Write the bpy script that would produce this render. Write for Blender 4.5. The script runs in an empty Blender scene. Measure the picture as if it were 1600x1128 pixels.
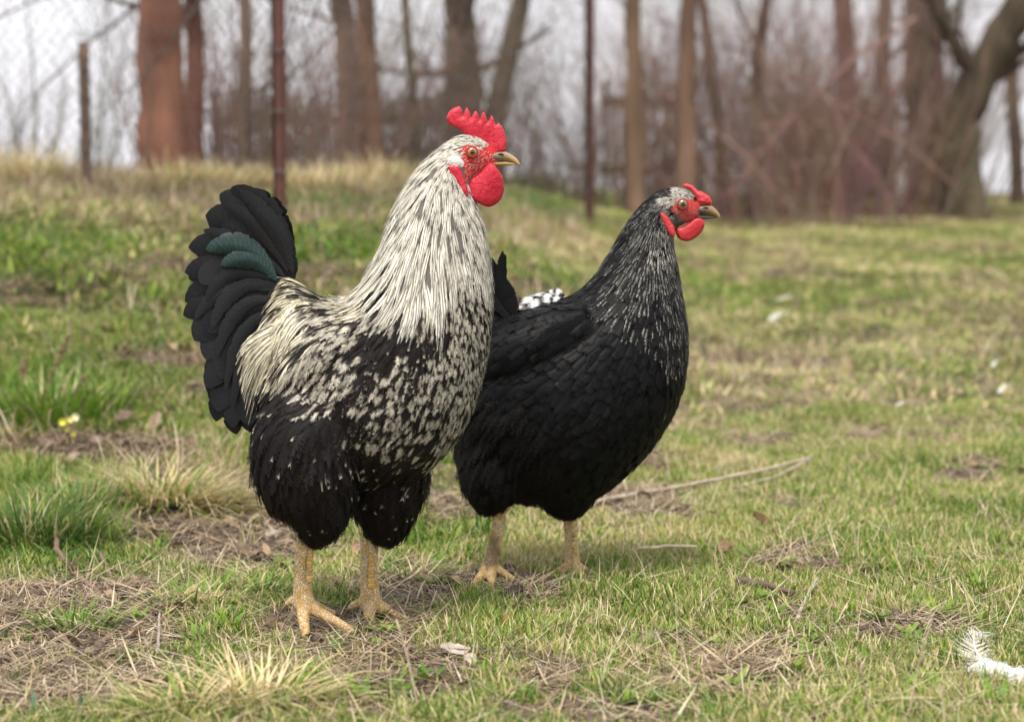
import bpy, bmesh, math, random
import numpy as np
from mathutils import Vector, noise, geometry
from mathutils.bvhtree import BVHTree
random.seed(7); RNG = np.random.default_rng(7)
S = bpy.context.scene; C = S.collection
R = math.radians
# ------------------------------------------------------------------ camera
CAMZ = 0.54; FPX = 3111.0; PITCH = R(4.85)
cd = bpy.data.cameras.new('camera'); cam = bpy.data.objects.new('camera', cd); C.objects.link(cam); S.camera = cam
cd.sensor_width = 36; cd.lens = 70; cd.clip_start = .05; cd.clip_end = 2000
cam.location = (0, 0, CAMZ); cam.rotation_euler = (R(90) - PITCH, 0, 0)
cd.dof.use_dof = True; cd.dof.focus_distance = 2.53; cd.dof.aperture_fstop = 4.3
# ------------------------------------------------------------------ light
w = bpy.data.worlds.new('World'); S.world = w; w.use_nodes = True
nt = w.node_tree; bg = nt.nodes['Background']
sky = nt.nodes.new('ShaderNodeTexSky'); sky.sky_type = 'NISHITA'; sky.sun_disc = False
SUN_EL, SUN_AZ = R(66), R(-160)         # azimuth clockwise from +Y (behind camera, a little left)
sky.sun_elevation = SUN_EL; sky.sun_rotation = SUN_AZ; sky.dust_density = 4; sky.air_density = 1.0; sky.ozone_density = 1.2
hs = nt.nodes.new('ShaderNodeHueSaturation'); hs.inputs['Saturation'].default_value = 0.30
nt.links.new(sky.outputs[0], hs.inputs['Color'])
mxw = nt.nodes.new('ShaderNodeMix'); mxw.data_type = 'RGBA'; mxw.inputs[0].default_value = .60
mxw.inputs[7].default_value = (10.8, 10.6, 11.1, 1)      # even veil of thin cloud
nt.links.new(hs.outputs[0], mxw.inputs[6]); nt.links.new(mxw.outputs[2], bg.inputs['Color'])
bg.inputs['Strength'].default_value = 0.108
sl = bpy.data.lights.new('sun', 'SUN'); sl.energy = 3.5; sl.angle = R(18); sl.color = (1, .95, .87)
so = bpy.data.objects.new('sun', sl); C.objects.link(so)
sd = Vector((math.sin(SUN_AZ) * math.cos(SUN_EL), math.cos(SUN_AZ) * math.cos(SUN_EL), math.sin(SUN_EL)))
so.rotation_euler = sd.to_track_quat('Z', 'Y').to_euler(); so.location = (0, 0, 12)
S.view_settings.view_transform = 'Standard'; S.view_settings.look = 'None'
S.view_settings.exposure = 0.45; S.view_settings.gamma = 1
S.cycles.use_denoising = True; S.cycles.max_bounces = 6; S.cycles.transparent_max_bounces = 8
# ------------------------------------------------------------------ helpers
cp, sp = math.cos(PITCH), math.sin(PITCH)
def P(px, py, D):
    a = (px - 800) / FPX; b = (564 - py) / FPX
    y = cp + b * sp; z = -sp + b * cp
    k = D / y
    return Vector((a * k, D, CAMZ + z * k))
def proj(p):
    x, y, z = p[0], p[1], p[2] - CAMZ
    f = y * cp - z * sp; u = y * sp + z * cp
    return 800 + FPX * x / f, 564 - FPX * u / f
def projn(p):
    x, y, z = p[..., 0], p[..., 1], p[..., 2] - CAMZ
    f = y * cp - z * sp; u = y * sp + z * cp
    return 800 + FPX * x / f, 564 - FPX * u / f
def sst(a, b, x):
    t = np.clip((x - a) / (b - a), 0, 1); return t * t * (3 - 2 * t)
def vnoise(x, y, seed=0):                         # smooth value noise, numpy
    x = np.asarray(x, float) + seed * 17.13; y = np.asarray(y, float) + seed * 9.7
    xi = np.floor(x).astype(np.int64); yi = np.floor(y).astype(np.int64); fx = x - xi; fy = y - yi
    fx = fx * fx * (3 - 2 * fx); fy = fy * fy * (3 - 2 * fy)
    def h(a, b):
        n = (a * 374761393 + b * 668265263 + seed * 1442695) & 0xffffffff
        n = ((n ^ (n >> 13)) * 1274126177) & 0xffffffff
        return ((n ^ (n >> 16)) & 0xffff) / 65535.0
    return (h(xi, yi) * (1 - fx) + h(xi + 1, yi) * fx) * (1 - fy) + (h(xi, yi + 1) * (1 - fx) + h(xi + 1, yi + 1) * fx) * fy
def fbm(x, y, seed=0, o=3):
    s = 0; a = .5; t = 0
    for i in range(o):
        s = s + a * vnoise(x * 2 ** i, y * 2 ** i, seed + i); t += a; a *= .5
    return s / t
def gz(x, y):
    x = np.asarray(x, float); y = np.asarray(y, float); D = np.maximum(y, .3)
    px = 800 + FPX * x / D
    zl = np.interp(D, [0, 3.0, 3.5, 4, 4.7, 5.5, 7.2, 9, 14, 40, 2000], [0, 0, .045, .13, .29, .47, .555, .58, .58, .5, .45])
    zr = np.interp(D, [0, 3.5, 5, 9, 14, 18, 40, 2000], [0, 0, .06, .27, .46, .48, .475, .45])
    wl = 1 - sst(620, 1200, px)
    wl = np.where(y < .5, 0, wl)
    z = zl * wl + zr * (1 - wl)
    z = z - .005 + .010 * (fbm(x * 5, y * 5, 3) - .5) * sst(.5, 1.5, D) + .08 * (fbm(x * .9, y * .9, 5) - .5) * sst(3.2, 6, D)
    z = z + .05 * (fbm(x * 3.1, y * 3.1, 8) - .5) * sst(3.4, 5, D) * (1 - sst(15, 25, D))
    return z
def ground(px, py):                               # point of the terrain seen at a pixel
    D = 1.6; last = P(px, py, D)
    while D < 60:
        p = P(px, py, D)
        if p.z < float(gz(p.x, p.y)): break
        last = p; D *= 1.01
    lo, hi = last.y, p.y
    for _ in range(14):
        m = (lo + hi) / 2; p = P(px, py, m)
        if p.z < float(gz(p.x, p.y)): hi = m
        else: lo = m
    p = P(px, py, hi); return Vector((p.x, p.y, float(gz(p.x, p.y))))
def tag(o, label=None, cat=None, group=None, kind=None):
    if label: o['label'] = label
    if cat: o['category'] = cat
    if group: o['group'] = group
    if kind: o['kind'] = kind
    return o
def empty(name, loc, label, cat, group=None):
    o = bpy.data.objects.new(name, None); C.objects.link(o); o.location = loc; o.empty_display_size = .05
    return tag(o, label, cat, group)
def world_loc(o):
    v = Vector(o.location)
    while o.parent: o = o.parent; v += Vector(o.location)
    return v
def mesh_np(name, verts, faces_flat, sizes, mat, parent=None, col=None, smooth=True, loc=None):
    """verts in world space; stored relative to the parent (or to loc)"""
    V = np.asarray(verts, np.float32).reshape(-1, 3)
    if loc is None: loc = (0, 0, 0)
    if parent is not None: base = world_loc(parent); loc = (0, 0, 0)
    else: base = Vector(loc)
    V = V - np.array(base, np.float32)
    me = bpy.data.meshes.new(name)
    ff = np.asarray(faces_flat, np.int32); sizes = np.asarray(sizes, np.int32)
    me.vertices.add(len(V)); me.vertices.foreach_set('co', V.ravel())
    me.loops.add(len(ff)); me.loops.foreach_set('vertex_index', ff)
    me.polygons.add(len(sizes))
    me.polygons.foreach_set('loop_start', np.concatenate([[0], np.cumsum(sizes)[:-1]]).astype(np.int32))
    me.polygons.foreach_set('loop_total', sizes)
    me.update(calc_edges=True); me.validate()
    if smooth: me.polygons.foreach_set('use_smooth', np.ones(len(me.polygons), bool))
    if col is not None:
        a = me.color_attributes.new('Col', 'FLOAT_COLOR', 'POINT')
        cc = np.ones((len(V), 4), np.float32); cc[:, :3] = np.asarray(col, np.float32).reshape(-1, 3)
        a.data.foreach_set('color', cc.ravel())
    if mat: me.materials.append(mat)
    o = bpy.data.objects.new(name, me); C.objects.link(o)
    if parent is not None: o.parent = parent
    else: o.location = loc
    return o
class MB:
    def __init__(s): s.v = []; s.f = []; s.c = []
    def add(s, vs, fs, col=None):
        n = len(s.v); s.v += [tuple(v) for v in vs]; s.f += [tuple(i + n for i in f) for f in fs]
        s.c += [col or (1, 1, 1)] * len(vs) if not isinstance(col, list) else col
    def tube(s, pts, rads, n=8, col=None, cap=True, flat=1.0, up=None):
        pts = [Vector(p) for p in pts]; vs = []; fs = []
        ref = Vector(up) if up else Vector((0.31, .17, .93)); side = None
        for i, p in enumerate(pts):
            t = (pts[min(i + 1, len(pts) - 1)] - pts[max(i - 1, 0)]).normalized()
            if side is None:
                side = t.cross(ref)
                if side.length < 1e-3: side = t.cross(Vector((1, 0, 0)))
            side = (side - t * side.dot(t)).normalized(); b = t.cross(side)
            r = rads[i] if hasattr(rads, '__len__') else rads
            for k in range(n):
                a = 2 * math.pi * k / n
                vs.append(p + side * (math.cos(a) * r) + b * (math.sin(a) * r * flat))
        m = len(pts)
        for i in range(m - 1):
            for k in range(n):
                k2 = (k + 1) % n; fs.append((i * n + k, i * n + k2, (i + 1) * n + k2, (i + 1) * n + k))
        if cap:
            fs.append(tuple(range(n - 1, -1, -1))); fs.append(tuple((m - 1) * n + k for k in range(n)))
        s.add(vs, fs, col)
    def box(s, c, sx, sy, sz, rz=0, col=None):
        cr, sr = math.cos(rz), math.sin(rz); vs = []
        for dz in (-1, 1):
            for dx, dy in ((-1, -1), (1, -1), (1, 1), (-1, 1)):
                x, y = dx * sx / 2, dy * sy / 2
                vs.append((c[0] + x * cr - y * sr, c[1] + x * sr + y * cr, c[2] + dz * sz / 2))
        s.add(vs, [(3, 2, 1, 0), (4, 5, 6, 7), (0, 1, 5, 4), (1, 2, 6, 5), (2, 3, 7, 6), (3, 0, 4, 7)], col)
    def build(s, name, mat, parent=None, loc=None, smooth=True):
        return mesh_np(name, s.v, [i for f in s.f for i in f], [len(f) for f in s.f], mat, parent, s.c, smooth, loc)
# ---- materials
def mat(name, base=None, rough=.7, spec=.3, vcol=False, noise_amt=0, noise_scale=60, bump=0, bump_scale=200, sheen=0, coat=0, base2=None, trans=0, metal=0, sss=0, dark_tint=None, voronoi=False, stretch=None):
    m = bpy.data.materials.new(name); m.use_nodes = True; t = m.node_tree; b = t.nodes['Principled BSDF']
    b.inputs['Roughness'].default_value = rough; b.inputs['Specular IOR Level'].default_value = spec
    b.inputs['Sheen Weight'].default_value = sheen; b.inputs['Coat Weight'].default_value = coat; b.inputs['Metallic'].default_value = metal
    if sss: b.inputs['Subsurface Weight'].default_value = sss; b.inputs['Subsurface Radius'].default_value = (.004, .001, .0007); b.inputs['Subsurface Scale'].default_value = 1
    tc = t.nodes.new('ShaderNodeTexCoord'); co = tc.outputs['Object']
    if stretch:
        mp = t.nodes.new('ShaderNodeMapping'); mp.inputs['Scale'].default_value = stretch; t.links.new(co, mp.inputs[0]); co = mp.outputs[0]
    if vcol:
        at = t.nodes.new('ShaderNodeVertexColor'); at.layer_name = 'Col'; src = at.outputs['Color']
    else:
        rg = t.nodes.new('ShaderNodeRGB'); rg.outputs[0].default_value = (*base, 1); src = rg.outputs[0]
    if noise_amt:
        n = t.nodes.new('ShaderNodeTexNoise'); n.inputs['Scale'].default_value = noise_scale; n.inputs['Detail'].default_value = 6; t.links.new(co, n.inputs['Vector'])
        if base2:
            mx = t.nodes.new('ShaderNodeMix'); mx.data_type = 'RGBA'; mr = t.nodes.new('ShaderNodeMapRange')
            mr.inputs[1].default_value = .5 - .25 / max(noise_amt, .01) * .5; mr.inputs[2].default_value = .5 + .25 / max(noise_amt, .01) * .5
            t.links.new(n.outputs[0], mr.inputs[0]); t.links.new(mr.outputs[0], mx.inputs[0]); t.links.new(src, mx.inputs[6]); mx.inputs[7].default_value = (*base2, 1); src = mx.outputs[2]
        else:
            mr = t.nodes.new('ShaderNodeMapRange'); mr.inputs[1].default_value = .25; mr.inputs[2].default_value = .75
            mr.inputs[3].default_value = 1 - noise_amt; mr.inputs[4].default_value = 1 + noise_amt; t.links.new(n.outputs[0], mr.inputs[0])
            vm = t.nodes.new('ShaderNodeVectorMath'); vm.operation = 'SCALE'; t.links.new(src, vm.inputs[0]); t.links.new(mr.outputs[0], vm.inputs['Scale']); src = vm.outputs[0]
    t.links.new(src, b.inputs['Base Color'])
    if bump:
        if voronoi:
            n2 = t.nodes.new('ShaderNodeTexVoronoi'); n2.feature = 'DISTANCE_TO_EDGE'; n2.inputs['Scale'].default_value = bump_scale
            mr2 = t.nodes.new('ShaderNodeMapRange'); mr2.inputs[2].default_value = .18; t.links.new(n2.outputs['Distance'], mr2.inputs[0]); o2 = mr2.outputs[0]
            t.links.new(co, n2.inputs['Vector'])
            # joints between scales take a darker tint
            mx2 = t.nodes.new('ShaderNodeMix'); mx2.data_type = 'RGBA'; t.links.new(o2, mx2.inputs[0]); mx2.inputs[6].default_value = (*(dark_tint or (.1, .06, .04)), 1); t.links.new(src, mx2.inputs[7]); t.links.new(mx2.outputs[2], b.inputs['Base Color'])
        else:
            n2 = t.nodes.new('ShaderNodeTexNoise'); n2.inputs['Scale'].default_value = bump_scale; n2.inputs['Detail'].default_value = 5; o2 = n2.outputs[0]; t.links.new(co, n2.inputs['Vector'])
        bp = t.nodes.new('ShaderNodeBump'); bp.inputs['Strength'].default_value = bump; bp.inputs['Distance'].default_value = .002
        t.links.new(o2, bp.inputs['Height']); t.links.new(bp.outputs[0], b.inputs['Normal'])
    if trans:
        out = t.nodes['Material Output']; tr = t.nodes.new('ShaderNodeBsdfTranslucent'); t.links.new(src, tr.inputs['Color'])
        ms = t.nodes.new('ShaderNodeMixShader'); ms.inputs[0].default_value = trans
        t.links.new(b.outputs[0], ms.inputs[1]); t.links.new(tr.outputs[0], ms.inputs[2]); t.links.new(ms.outputs[0], out.inputs['Surface'])
    return m
M = {}
M['feather'] = mat('feather', vcol=True, rough=.6, spec=.16, trans=.10)
M['black_feather'] = mat('black_feather', vcol=True, rough=.5, spec=.10)
M['tail'] = mat('tail_feather', vcol=True, rough=.36, spec=.30)
M['skin'] = mat('feathered_skin', vcol=True, rough=.8, spec=.1, bump=.6, bump_scale=900)
M['comb'] = mat('red_comb', base=(.62, .03, .055), base2=(.40, .006, .02), rough=.42, spec=.4, noise_amt=.7, noise_scale=420, bump=.4, bump_scale=520, sss=.12)
M['hencomb'] = mat('hen_comb', base=(.58, .05, .055), base2=(.44, .018, .025), rough=.4, spec=.4, noise_amt=.5, noise_scale=300, bump=.4, bump_scale=600, sss=.15)
M['beak'] = mat('horn_beak', vcol=True, rough=.3, spec=.5, noise_amt=.15, noise_scale=200, bump=.15, bump_scale=300)
M['eye'] = mat('eye', vcol=True, rough=.06, spec=.7, coat=1)
M['leg'] = mat('scaly_leg', vcol=True, rough=.6, spec=.3, noise_amt=.3, noise_scale=220, bump=.6, bump_scale=330, voronoi=True, dark_tint=(.36, .25, .13))
M['scute'] = mat('leg_scute', vcol=True, rough=.4, spec=.4, noise_amt=.35, noise_scale=300, bump=.3, bump_scale=500)
M['claw'] = mat('claw', base=(.20, .14, .09), base2=(.06, .04, .03), rough=.45, noise_amt=.5, noise_scale=90, bump=.2, bump_scale=200)
M['bark'] = mat('bark', vcol=True, rough=.9, spec=.1, noise_amt=.75, noise_scale=5, bump=1, bump_scale=30, stretch=(1, 1, .25))
M['twig'] = mat('twig_bark', vcol=True, rough=.8, spec=.2, noise_amt=.35, noise_scale=60, bump=.6, bump_scale=300)
M['steel'] = mat('galvanised_wire', base=(.13, .125, .125), rough=.5, spec=.5, metal=.3, noise_amt=.3, noise_scale=40)
M['rust'] = mat('rusty_post', base=(.13, .055, .045), base2=(.07, .035, .03), rough=.85, noise_amt=.5, noise_scale=12, bump=.5, bump_scale=80)
M['oldwood'] = mat('old_wood', vcol=True, rough=.9, spec=.1, noise_amt=.4, noise_scale=5, bump=.6, bump_scale=30, stretch=(1, 1, .15))
M['leaf'] = mat('dead_leaf', vcol=True, rough=.75, spec=.2, noise_amt=.35, noise_scale=120, bump=.5, bump_scale=250, trans=.15)
M['blade'] = mat('loose_blade', vcol=True, rough=.6, spec=.25, trans=.25, noise_amt=.12, noise_scale=150)
M['green_feather'] = mat('green_feather', vcol=True, rough=.34, spec=.5, metal=.3)
M['white'] = mat('white_down', base=(.80, .79, .76), rough=.7, spec=.2, trans=.2, noise_amt=.08, noise_scale=150)
# ================================================================== GROUND
blobs = [  # px, py, rx, ry, kind, weight : s soil/bare, d dry straw, g lush green
 (120, 960, 200, 60, 's', .9), (60, 1060, 230, 60, 's', 1.0), (380, 850, 130, 50, 's', 1.0), (300, 800, 190, 60, 's', .75), (640, 1060, 120, 50, 's', 1.0), (475, 975, 80, 26, 's', .9), (590, 975, 90, 26, 's', .95), (762, 906, 45, 14, 's', .8), (895, 897, 42, 11, 's', .7), (560, 1010, 130, 35, 's', .8), (870, 1065, 50, 30, 's', 1.0),
 (1430, 985, 110, 26, 's', .9), (1240, 880, 90, 26, 's', .7), (1220, 950, 60, 20, 's', .5), (1510, 750, 60, 14, 's', .8), (1170, 640, 120, 14, 's', .6), (1210, 560, 130, 14, 's', .7),
 (820, 930, 60, 30, 's', .6), (640, 920, 90, 40, 's', .85), (150, 700, 160, 26, 's', .9), (740, 770, 120, 40, 's', .5), (280, 560, 130, 22, 's', .7), (1420, 635, 60, 8, 's', .8), (1040, 1000, 90, 20, 's', .4), (980, 780, 110, 30, 's', .5),
 (430, 910, 220, 60, 'd', .5), (450, 1060, 150, 60, 'd', .6), (260, 780, 150, 80, 'd', .7), (960, 800, 200, 50, 'd', .5), (1130, 1060, 160, 50, 'd', .6), (820, 1110, 120, 40, 'd', .5), (250, 420, 200, 40, 'd', .5), (850, 380, 120, 30, 'd', .7), (1100, 400, 200, 50, 'd', .5), (1300, 330, 350, 24, 'd', .5), (60, 300, 200, 30, 'd', .9), (600, 290, 350, 24, 'd', .8), (1150, 600, 250, 50, 'd', .5),
 (130, 620, 170, 60, 'g', .9), (70, 820, 130, 90, 'g', 1.0), (100, 400, 150, 50, 'g', .8), (520, 380, 120, 60, 'g', .9), (700, 860, 90, 40, 'g', .9), (830, 300, 70, 36, 'g', 1.0), (960, 310, 60, 20, 'g', .8), (560, 930, 90, 30, 'g', .3), (760, 1000, 90, 50, 'g', .6), (260, 640, 90, 40, 'g', .7), (950, 920, 130, 50, 'g', .6), (300, 470, 90, 30, 'g', .7), (1150, 430, 90, 30, 'g', .7), (430, 330, 100, 26, 'g', .5)]
BK = {k: np.array([[b[0], b[1], b[2], b[3], b[5]] for b in blobs if b[4] == k]) for k in 'sdg'}
def masks(x, y, z):
    px, py = projn(np.stack([x, y, z], -1))
    out = {}
    for k in 'sdg':
        m = np.zeros_like(x)
        for (bx, by, rx, ry, wt) in BK[k]:
            d = np.sqrt(((px - bx) / rx) ** 2 + ((py - by) / ry) ** 2)
            m = np.maximum(m, wt * (1 - sst(.55, 1.25, d)))
        out[k] = m
    n = fbm(x * 9, y * 9, 21); n2 = fbm(x * 2.2, y * 2.2, 31)
    out['s'] = np.clip(out['s'] * (.55 + .9 * n) + sst(.58, .72, n) * .6 + sst(.56, .68, n2) * .4 * sst(3.4, 4.2, y), 0, 1)
    out['d'] = np.clip(out['d'] * (.4 + 1.1 * n2) + .35 * sst(.45, .7, n2), 0, 1)
    out['g'] = np.clip(out['g'], 0, 1)
    return out
ys = np.concatenate([np.arange(-6, 1.4, .4), np.arange(1.4, 4.2, .016), np.arange(4.2, 9, .05), np.arange(9, 22, .2), np.array([24, 27, 32, 40, 55, 80, 120, 200, 400, 900, 1800.])])
us = np.concatenate([np.array([-40, -16, -8, -4, -2, -1.2]), np.linspace(-.8, .8, 261), np.array([1.2, 2, 4, 8, 16, 40])])
Yg, Ug = np.meshgrid(ys, us, indexing='ij')
Xg = Ug * np.clip(.9 + .42 * np.abs(Yg), 1.2, None) * .62
Zg = gz(Xg, Yg)
mk = masks(Xg, Yg, Zg)
near = sst(1.2, 1.8, Yg) * (1 - sst(4, 6, Yg))
Zg = Zg + near * (.007 * (fbm(Xg * 60, Yg * 60, 40) - .5) + .006 * (fbm(Xg * 25, Yg * 25, 41) - .5)) * (1 + mk['s'])
ny, nx = Xg.shape
idx = np.arange(ny * nx).reshape(ny, nx)
F4 = np.stack([idx[:-1, :-1], idx[:-1, 1:], idx[1:, 1:], idx[1:, :-1]], -1).reshape(-1, 4)
GV = np.stack([Xg, Yg, Zg], -1).reshape(-1, 3)
soilc = np.array([.085, .060, .046]); thatch = np.array([.065, .062, .026]); dryc = np.array([.20, .155, .085]); grn = np.array([.075, .11, .03])
a = mk['s'][..., None]; dd = mk['d'][..., None]; gg = mk['g'][..., None]
gcol = thatch * (1 - gg) + grn * gg; gcol = gcol * (1 - dd * .6) + dryc * dd * .6; gcol = gcol * (1 - a) + soilc * a
gm = mat('earth', vcol=True, rough=.95, spec=.1, noise_amt=.55, noise_scale=70, bump=1, bump_scale=120)
gb = [n for n in gm.node_tree.nodes if n.type == 'BUMP'][0]; gb.inputs['Distance'].default_value = .008
g = mesh_np('ground', GV, F4.ravel(), np.full(len(F4), 4), gm, None, gcol.reshape(-1, 3)); tag(g, 'pasture ground with short grass and bare earth', kind='structure')

# ---- instanced ground cover (uncountable)
def blade_material(name, stops, rough=.5, trans=.3):
    m = bpy.data.materials.new(name); m.use_nodes = True; t = m.node_tree; b = t.nodes['Principled BSDF']
    at = t.nodes.new('ShaderNodeVertexColor'); at.layer_name = 'Col'; sx = t.nodes.new('ShaderNodeSeparateColor'); t.links.new(at.outputs[0], sx.inputs[0])
    an = t.nodes.new('ShaderNodeAttribute'); an.attribute_type = 'INSTANCER'; an.attribute_name = 'tint'
    ad = t.nodes.new('ShaderNodeMath'); ad.operation = 'ADD'; t.links.new(sx.outputs[0], ad.inputs[0]); t.links.new(an.outputs['Fac'], ad.inputs[1])
    ad2 = t.nodes.new('ShaderNodeMath'); ad2.operation = 'MULTIPLY_ADD'; t.links.new(sx.outputs[1], ad2.inputs[0]); ad2.inputs[1].default_value = .22; t.links.new(ad.outputs[0], ad2.inputs[2])
    cr = t.nodes.new('ShaderNodeValToRGB'); e = cr.color_ramp.elements
    for i, (p_, c_) in enumerate(stops):
        el = e[i] if i < 2 else e.new(p_)
        el.position = p_; el.color = (*c_, 1)
    t.links.new(ad2.outputs[0], cr.inputs[0]); t.links.new(cr.outputs[0], b.inputs['Base Color'])
    b.inputs['Roughness'].default_value = rough; b.inputs['Specular IOR Level'].default_value = .3
    tr = t.nodes.new('ShaderNodeBsdfTranslucent'); t.links.new(cr.outputs[0], tr.inputs['Color'])
    ms = t.nodes.new('ShaderNodeMixShader'); ms.inputs[0].default_value = trans
    t.links.new(b.outputs[0], ms.inputs[1]); t.links.new(tr.outputs[0], ms.inputs[2]); t.links.new(ms.outputs[0], t.nodes['Material Output'].inputs['Surface'])
    return m
M['grass'] = blade_material('grass_blade', [(0, (.045, .115, .014)), (.3, (.125, .24, .024)), (.58, (.27, .35, .050)), (.80, (.52, .43, .18)), (1, (.66, .54, .33))])
M['straw'] = blade_material('straw', [(0, (.13, .09, .06)), (.35, (.25, .18, .11)), (.7, (.42, .33, .20)), (1, (.58, .50, .36))], rough=.6, trans=.15)
def blade(mb, base, az, L, wd, lean, curl, val, seg=4, twist=0):
    p = Vector(base); d = Vector((math.cos(az), math.sin(az), 0)); sd_ = Vector((-math.sin(az + twist), math.cos(az + twist), 0)); ang = lean
    vs = []; cs = []
    for i in range(seg + 1):
        s_ = i / seg; ww = wd * (1 - s_ ** 1.7) * (.75 + .5 * min(1, s_ * 3) * (1 - s_ * .4))
        c = (val, s_, 0)
        if i < seg: vs += [p - sd_ * ww / 2, p + sd_ * ww / 2]; cs += [c, c]
        else: vs.append(p); cs.append(c)
        p = p + (d * math.sin(ang) + Vector((0, 0, math.cos(ang)))) * (L / seg); ang += curl / seg
    fs = [(2 * i, 2 * i + 1, 2 * i + 3, 2 * i + 2) for i in range(seg - 1)] + [(2 * seg - 2, 2 * seg - 1, 2 * seg)]
    mb.add(vs, fs, cs)
def proto_coll(name, fn, n):
    col = bpy.data.collections.new(name)
    for i in range(n):
        mb = MB(); m_ = fn(mb, i)
        o = mb.build(name + '_clump', m_); C.objects.unlink(o); col.objects.link(o)
    return col
rd = random.random; ru = random.uniform
def lawn(mb, i):
    for k in range(26):
        a = ru(0, 6.28); r = .017 * math.sqrt(rd()); dead = rd() < .34
        blade(mb, (r * math.cos(a), r * math.sin(a), -.002), ru(0, 6.28), ru(.010, .026), ru(.0012, .0022), ru(.1, .9), ru(.2, 1.3), ru(.55, .95) if dead else ru(-.05, .42), 3, ru(-.6, .6))
    return M['grass']
def long_(mb, i):
    for k in range(24):
        a = ru(0, 6.28); r = .03 * math.sqrt(rd()); dead = rd() < .2
        blade(mb, (r * math.cos(a), r * math.sin(a), -.003), ru(0, 6.28), ru(.05, .12), ru(.0022, .004), ru(.0, .5), ru(.3, 1.4), ru(.5, .9) if dead else ru(0, .35), 5, ru(-.6, .6))
    return M['grass']
def coarse(mb, i):                      # farther away: broader and fewer
    for k in range(22):
        a = ru(0, 6.28); r = .07 * math.sqrt(rd()); dead = rd() < .33
        blade(mb, (r * math.cos(a), r * math.sin(a), -.01), ru(0, 6.28), ru(.018, .048), ru(.003, .006), ru(.4, 1.25), ru(.2, 1.3), ru(.55, .9) if dead else ru(0, .45), 3, ru(-.6, .6))
    return M['grass']
def litter(mb, i):
    for k in range(14):
        a = ru(0, 6.28); r = .035 * math.sqrt(rd()); az = ru(0, 6.28); L = ru(.015, .075)
        blade(mb, (r * math.cos(a), r * math.sin(a), ru(.001, .007)), az, L, ru(.0009, .0022), ru(1.25, 1.6), ru(-.1, .35), ru(0, .9), 3, ru(-.4, .4))
    return M['straw']
def drylong(mb, i):
    for k in range(16):
        a = ru(0, 6.28); r = .03 * math.sqrt(rd())
        blade(mb, (r * math.cos(a), r * math.sin(a), -.003), ru(0, 6.28), ru(.06, .14), ru(.0018, .0035), ru(.1, .9), ru(.5, 1.5), ru(.3, .95), 5, ru(-.5, .5))
    return M['straw']
def clods(mb, i):
    for k in range(6):
        c = Vector((ru(-.02, .02), ru(-.02, .02), ru(0, .002))); r = ru(.0015, .0055)
        vs = []; bmt = bmesh.new(); bmesh.ops.create_icosphere(bmt, subdivisions=1, radius=r)
        vs = [c + v.co * ru(.7, 1.25) for v in bmt.verts]; fs = [tuple(v.index for v in f.verts) for f in bmt.faces]; bmt.free()
        t = ru(.6, 1.3); mb.add(vs, fs, (.10 * t, .072 * t, .055 * t))
    return M['twig']
def rosette(mb, i):
    for k in range(9):
        az = k * 2.4 + ru(-.2, .2); blade(mb, (0, 0, .002), az, ru(.02, .04), ru(.009, .014), ru(.6, 1.1), ru(.2, .7), ru(.05, .3), 4)
    return M['grass']
def leaflit(mb, i):
    for k in range(3):
        c = Vector((ru(-.03, .03), ru(-.03, .03), ru(.003, .012))); az = ru(0, 6.28); L = ru(.014, .032); W = L * ru(.4, .7); t = ru(.6, 1.3); cr = ru(-.6, .9); nx_ = 5
        col = (.24 * t, .17 * t, .125 * t * ru(.8, 1.1)); vs = []
        for a in range(nx_):
            s_ = a / (nx_ - 1); w_ = W * math.sin(math.pi * min(max(s_, .05), .95)) * .5
            for b in (-1, 0, 1):
                x_ = (s_ - .5) * L; y_ = b * w_; z_ = cr * abs(b) * W * .35 + .2 * L * math.sin(s_ * 4 + az); vs.append(c + Vector((x_ * math.cos(az) - y_ * math.sin(az), x_ * math.sin(az) + y_ * math.cos(az), z_)))
        mb.add(vs, [(a * 3 + b, a * 3 + b + 1, a * 3 + b + 4, a * 3 + b + 3) for a in range(nx_ - 1) for b in (0, 1)], col)
    return M['leaf']
def bents(mb, i):
    for k in range(3): blade(mb, (ru(-.04, .04), ru(-.04, .04), 0), ru(0, 6.28), ru(.035, .085), ru(.0008, .0014), ru(.1, 1.0), ru(-.2, .9), ru(.55, 1.0), 5, 0)
    return M['straw']
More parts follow.
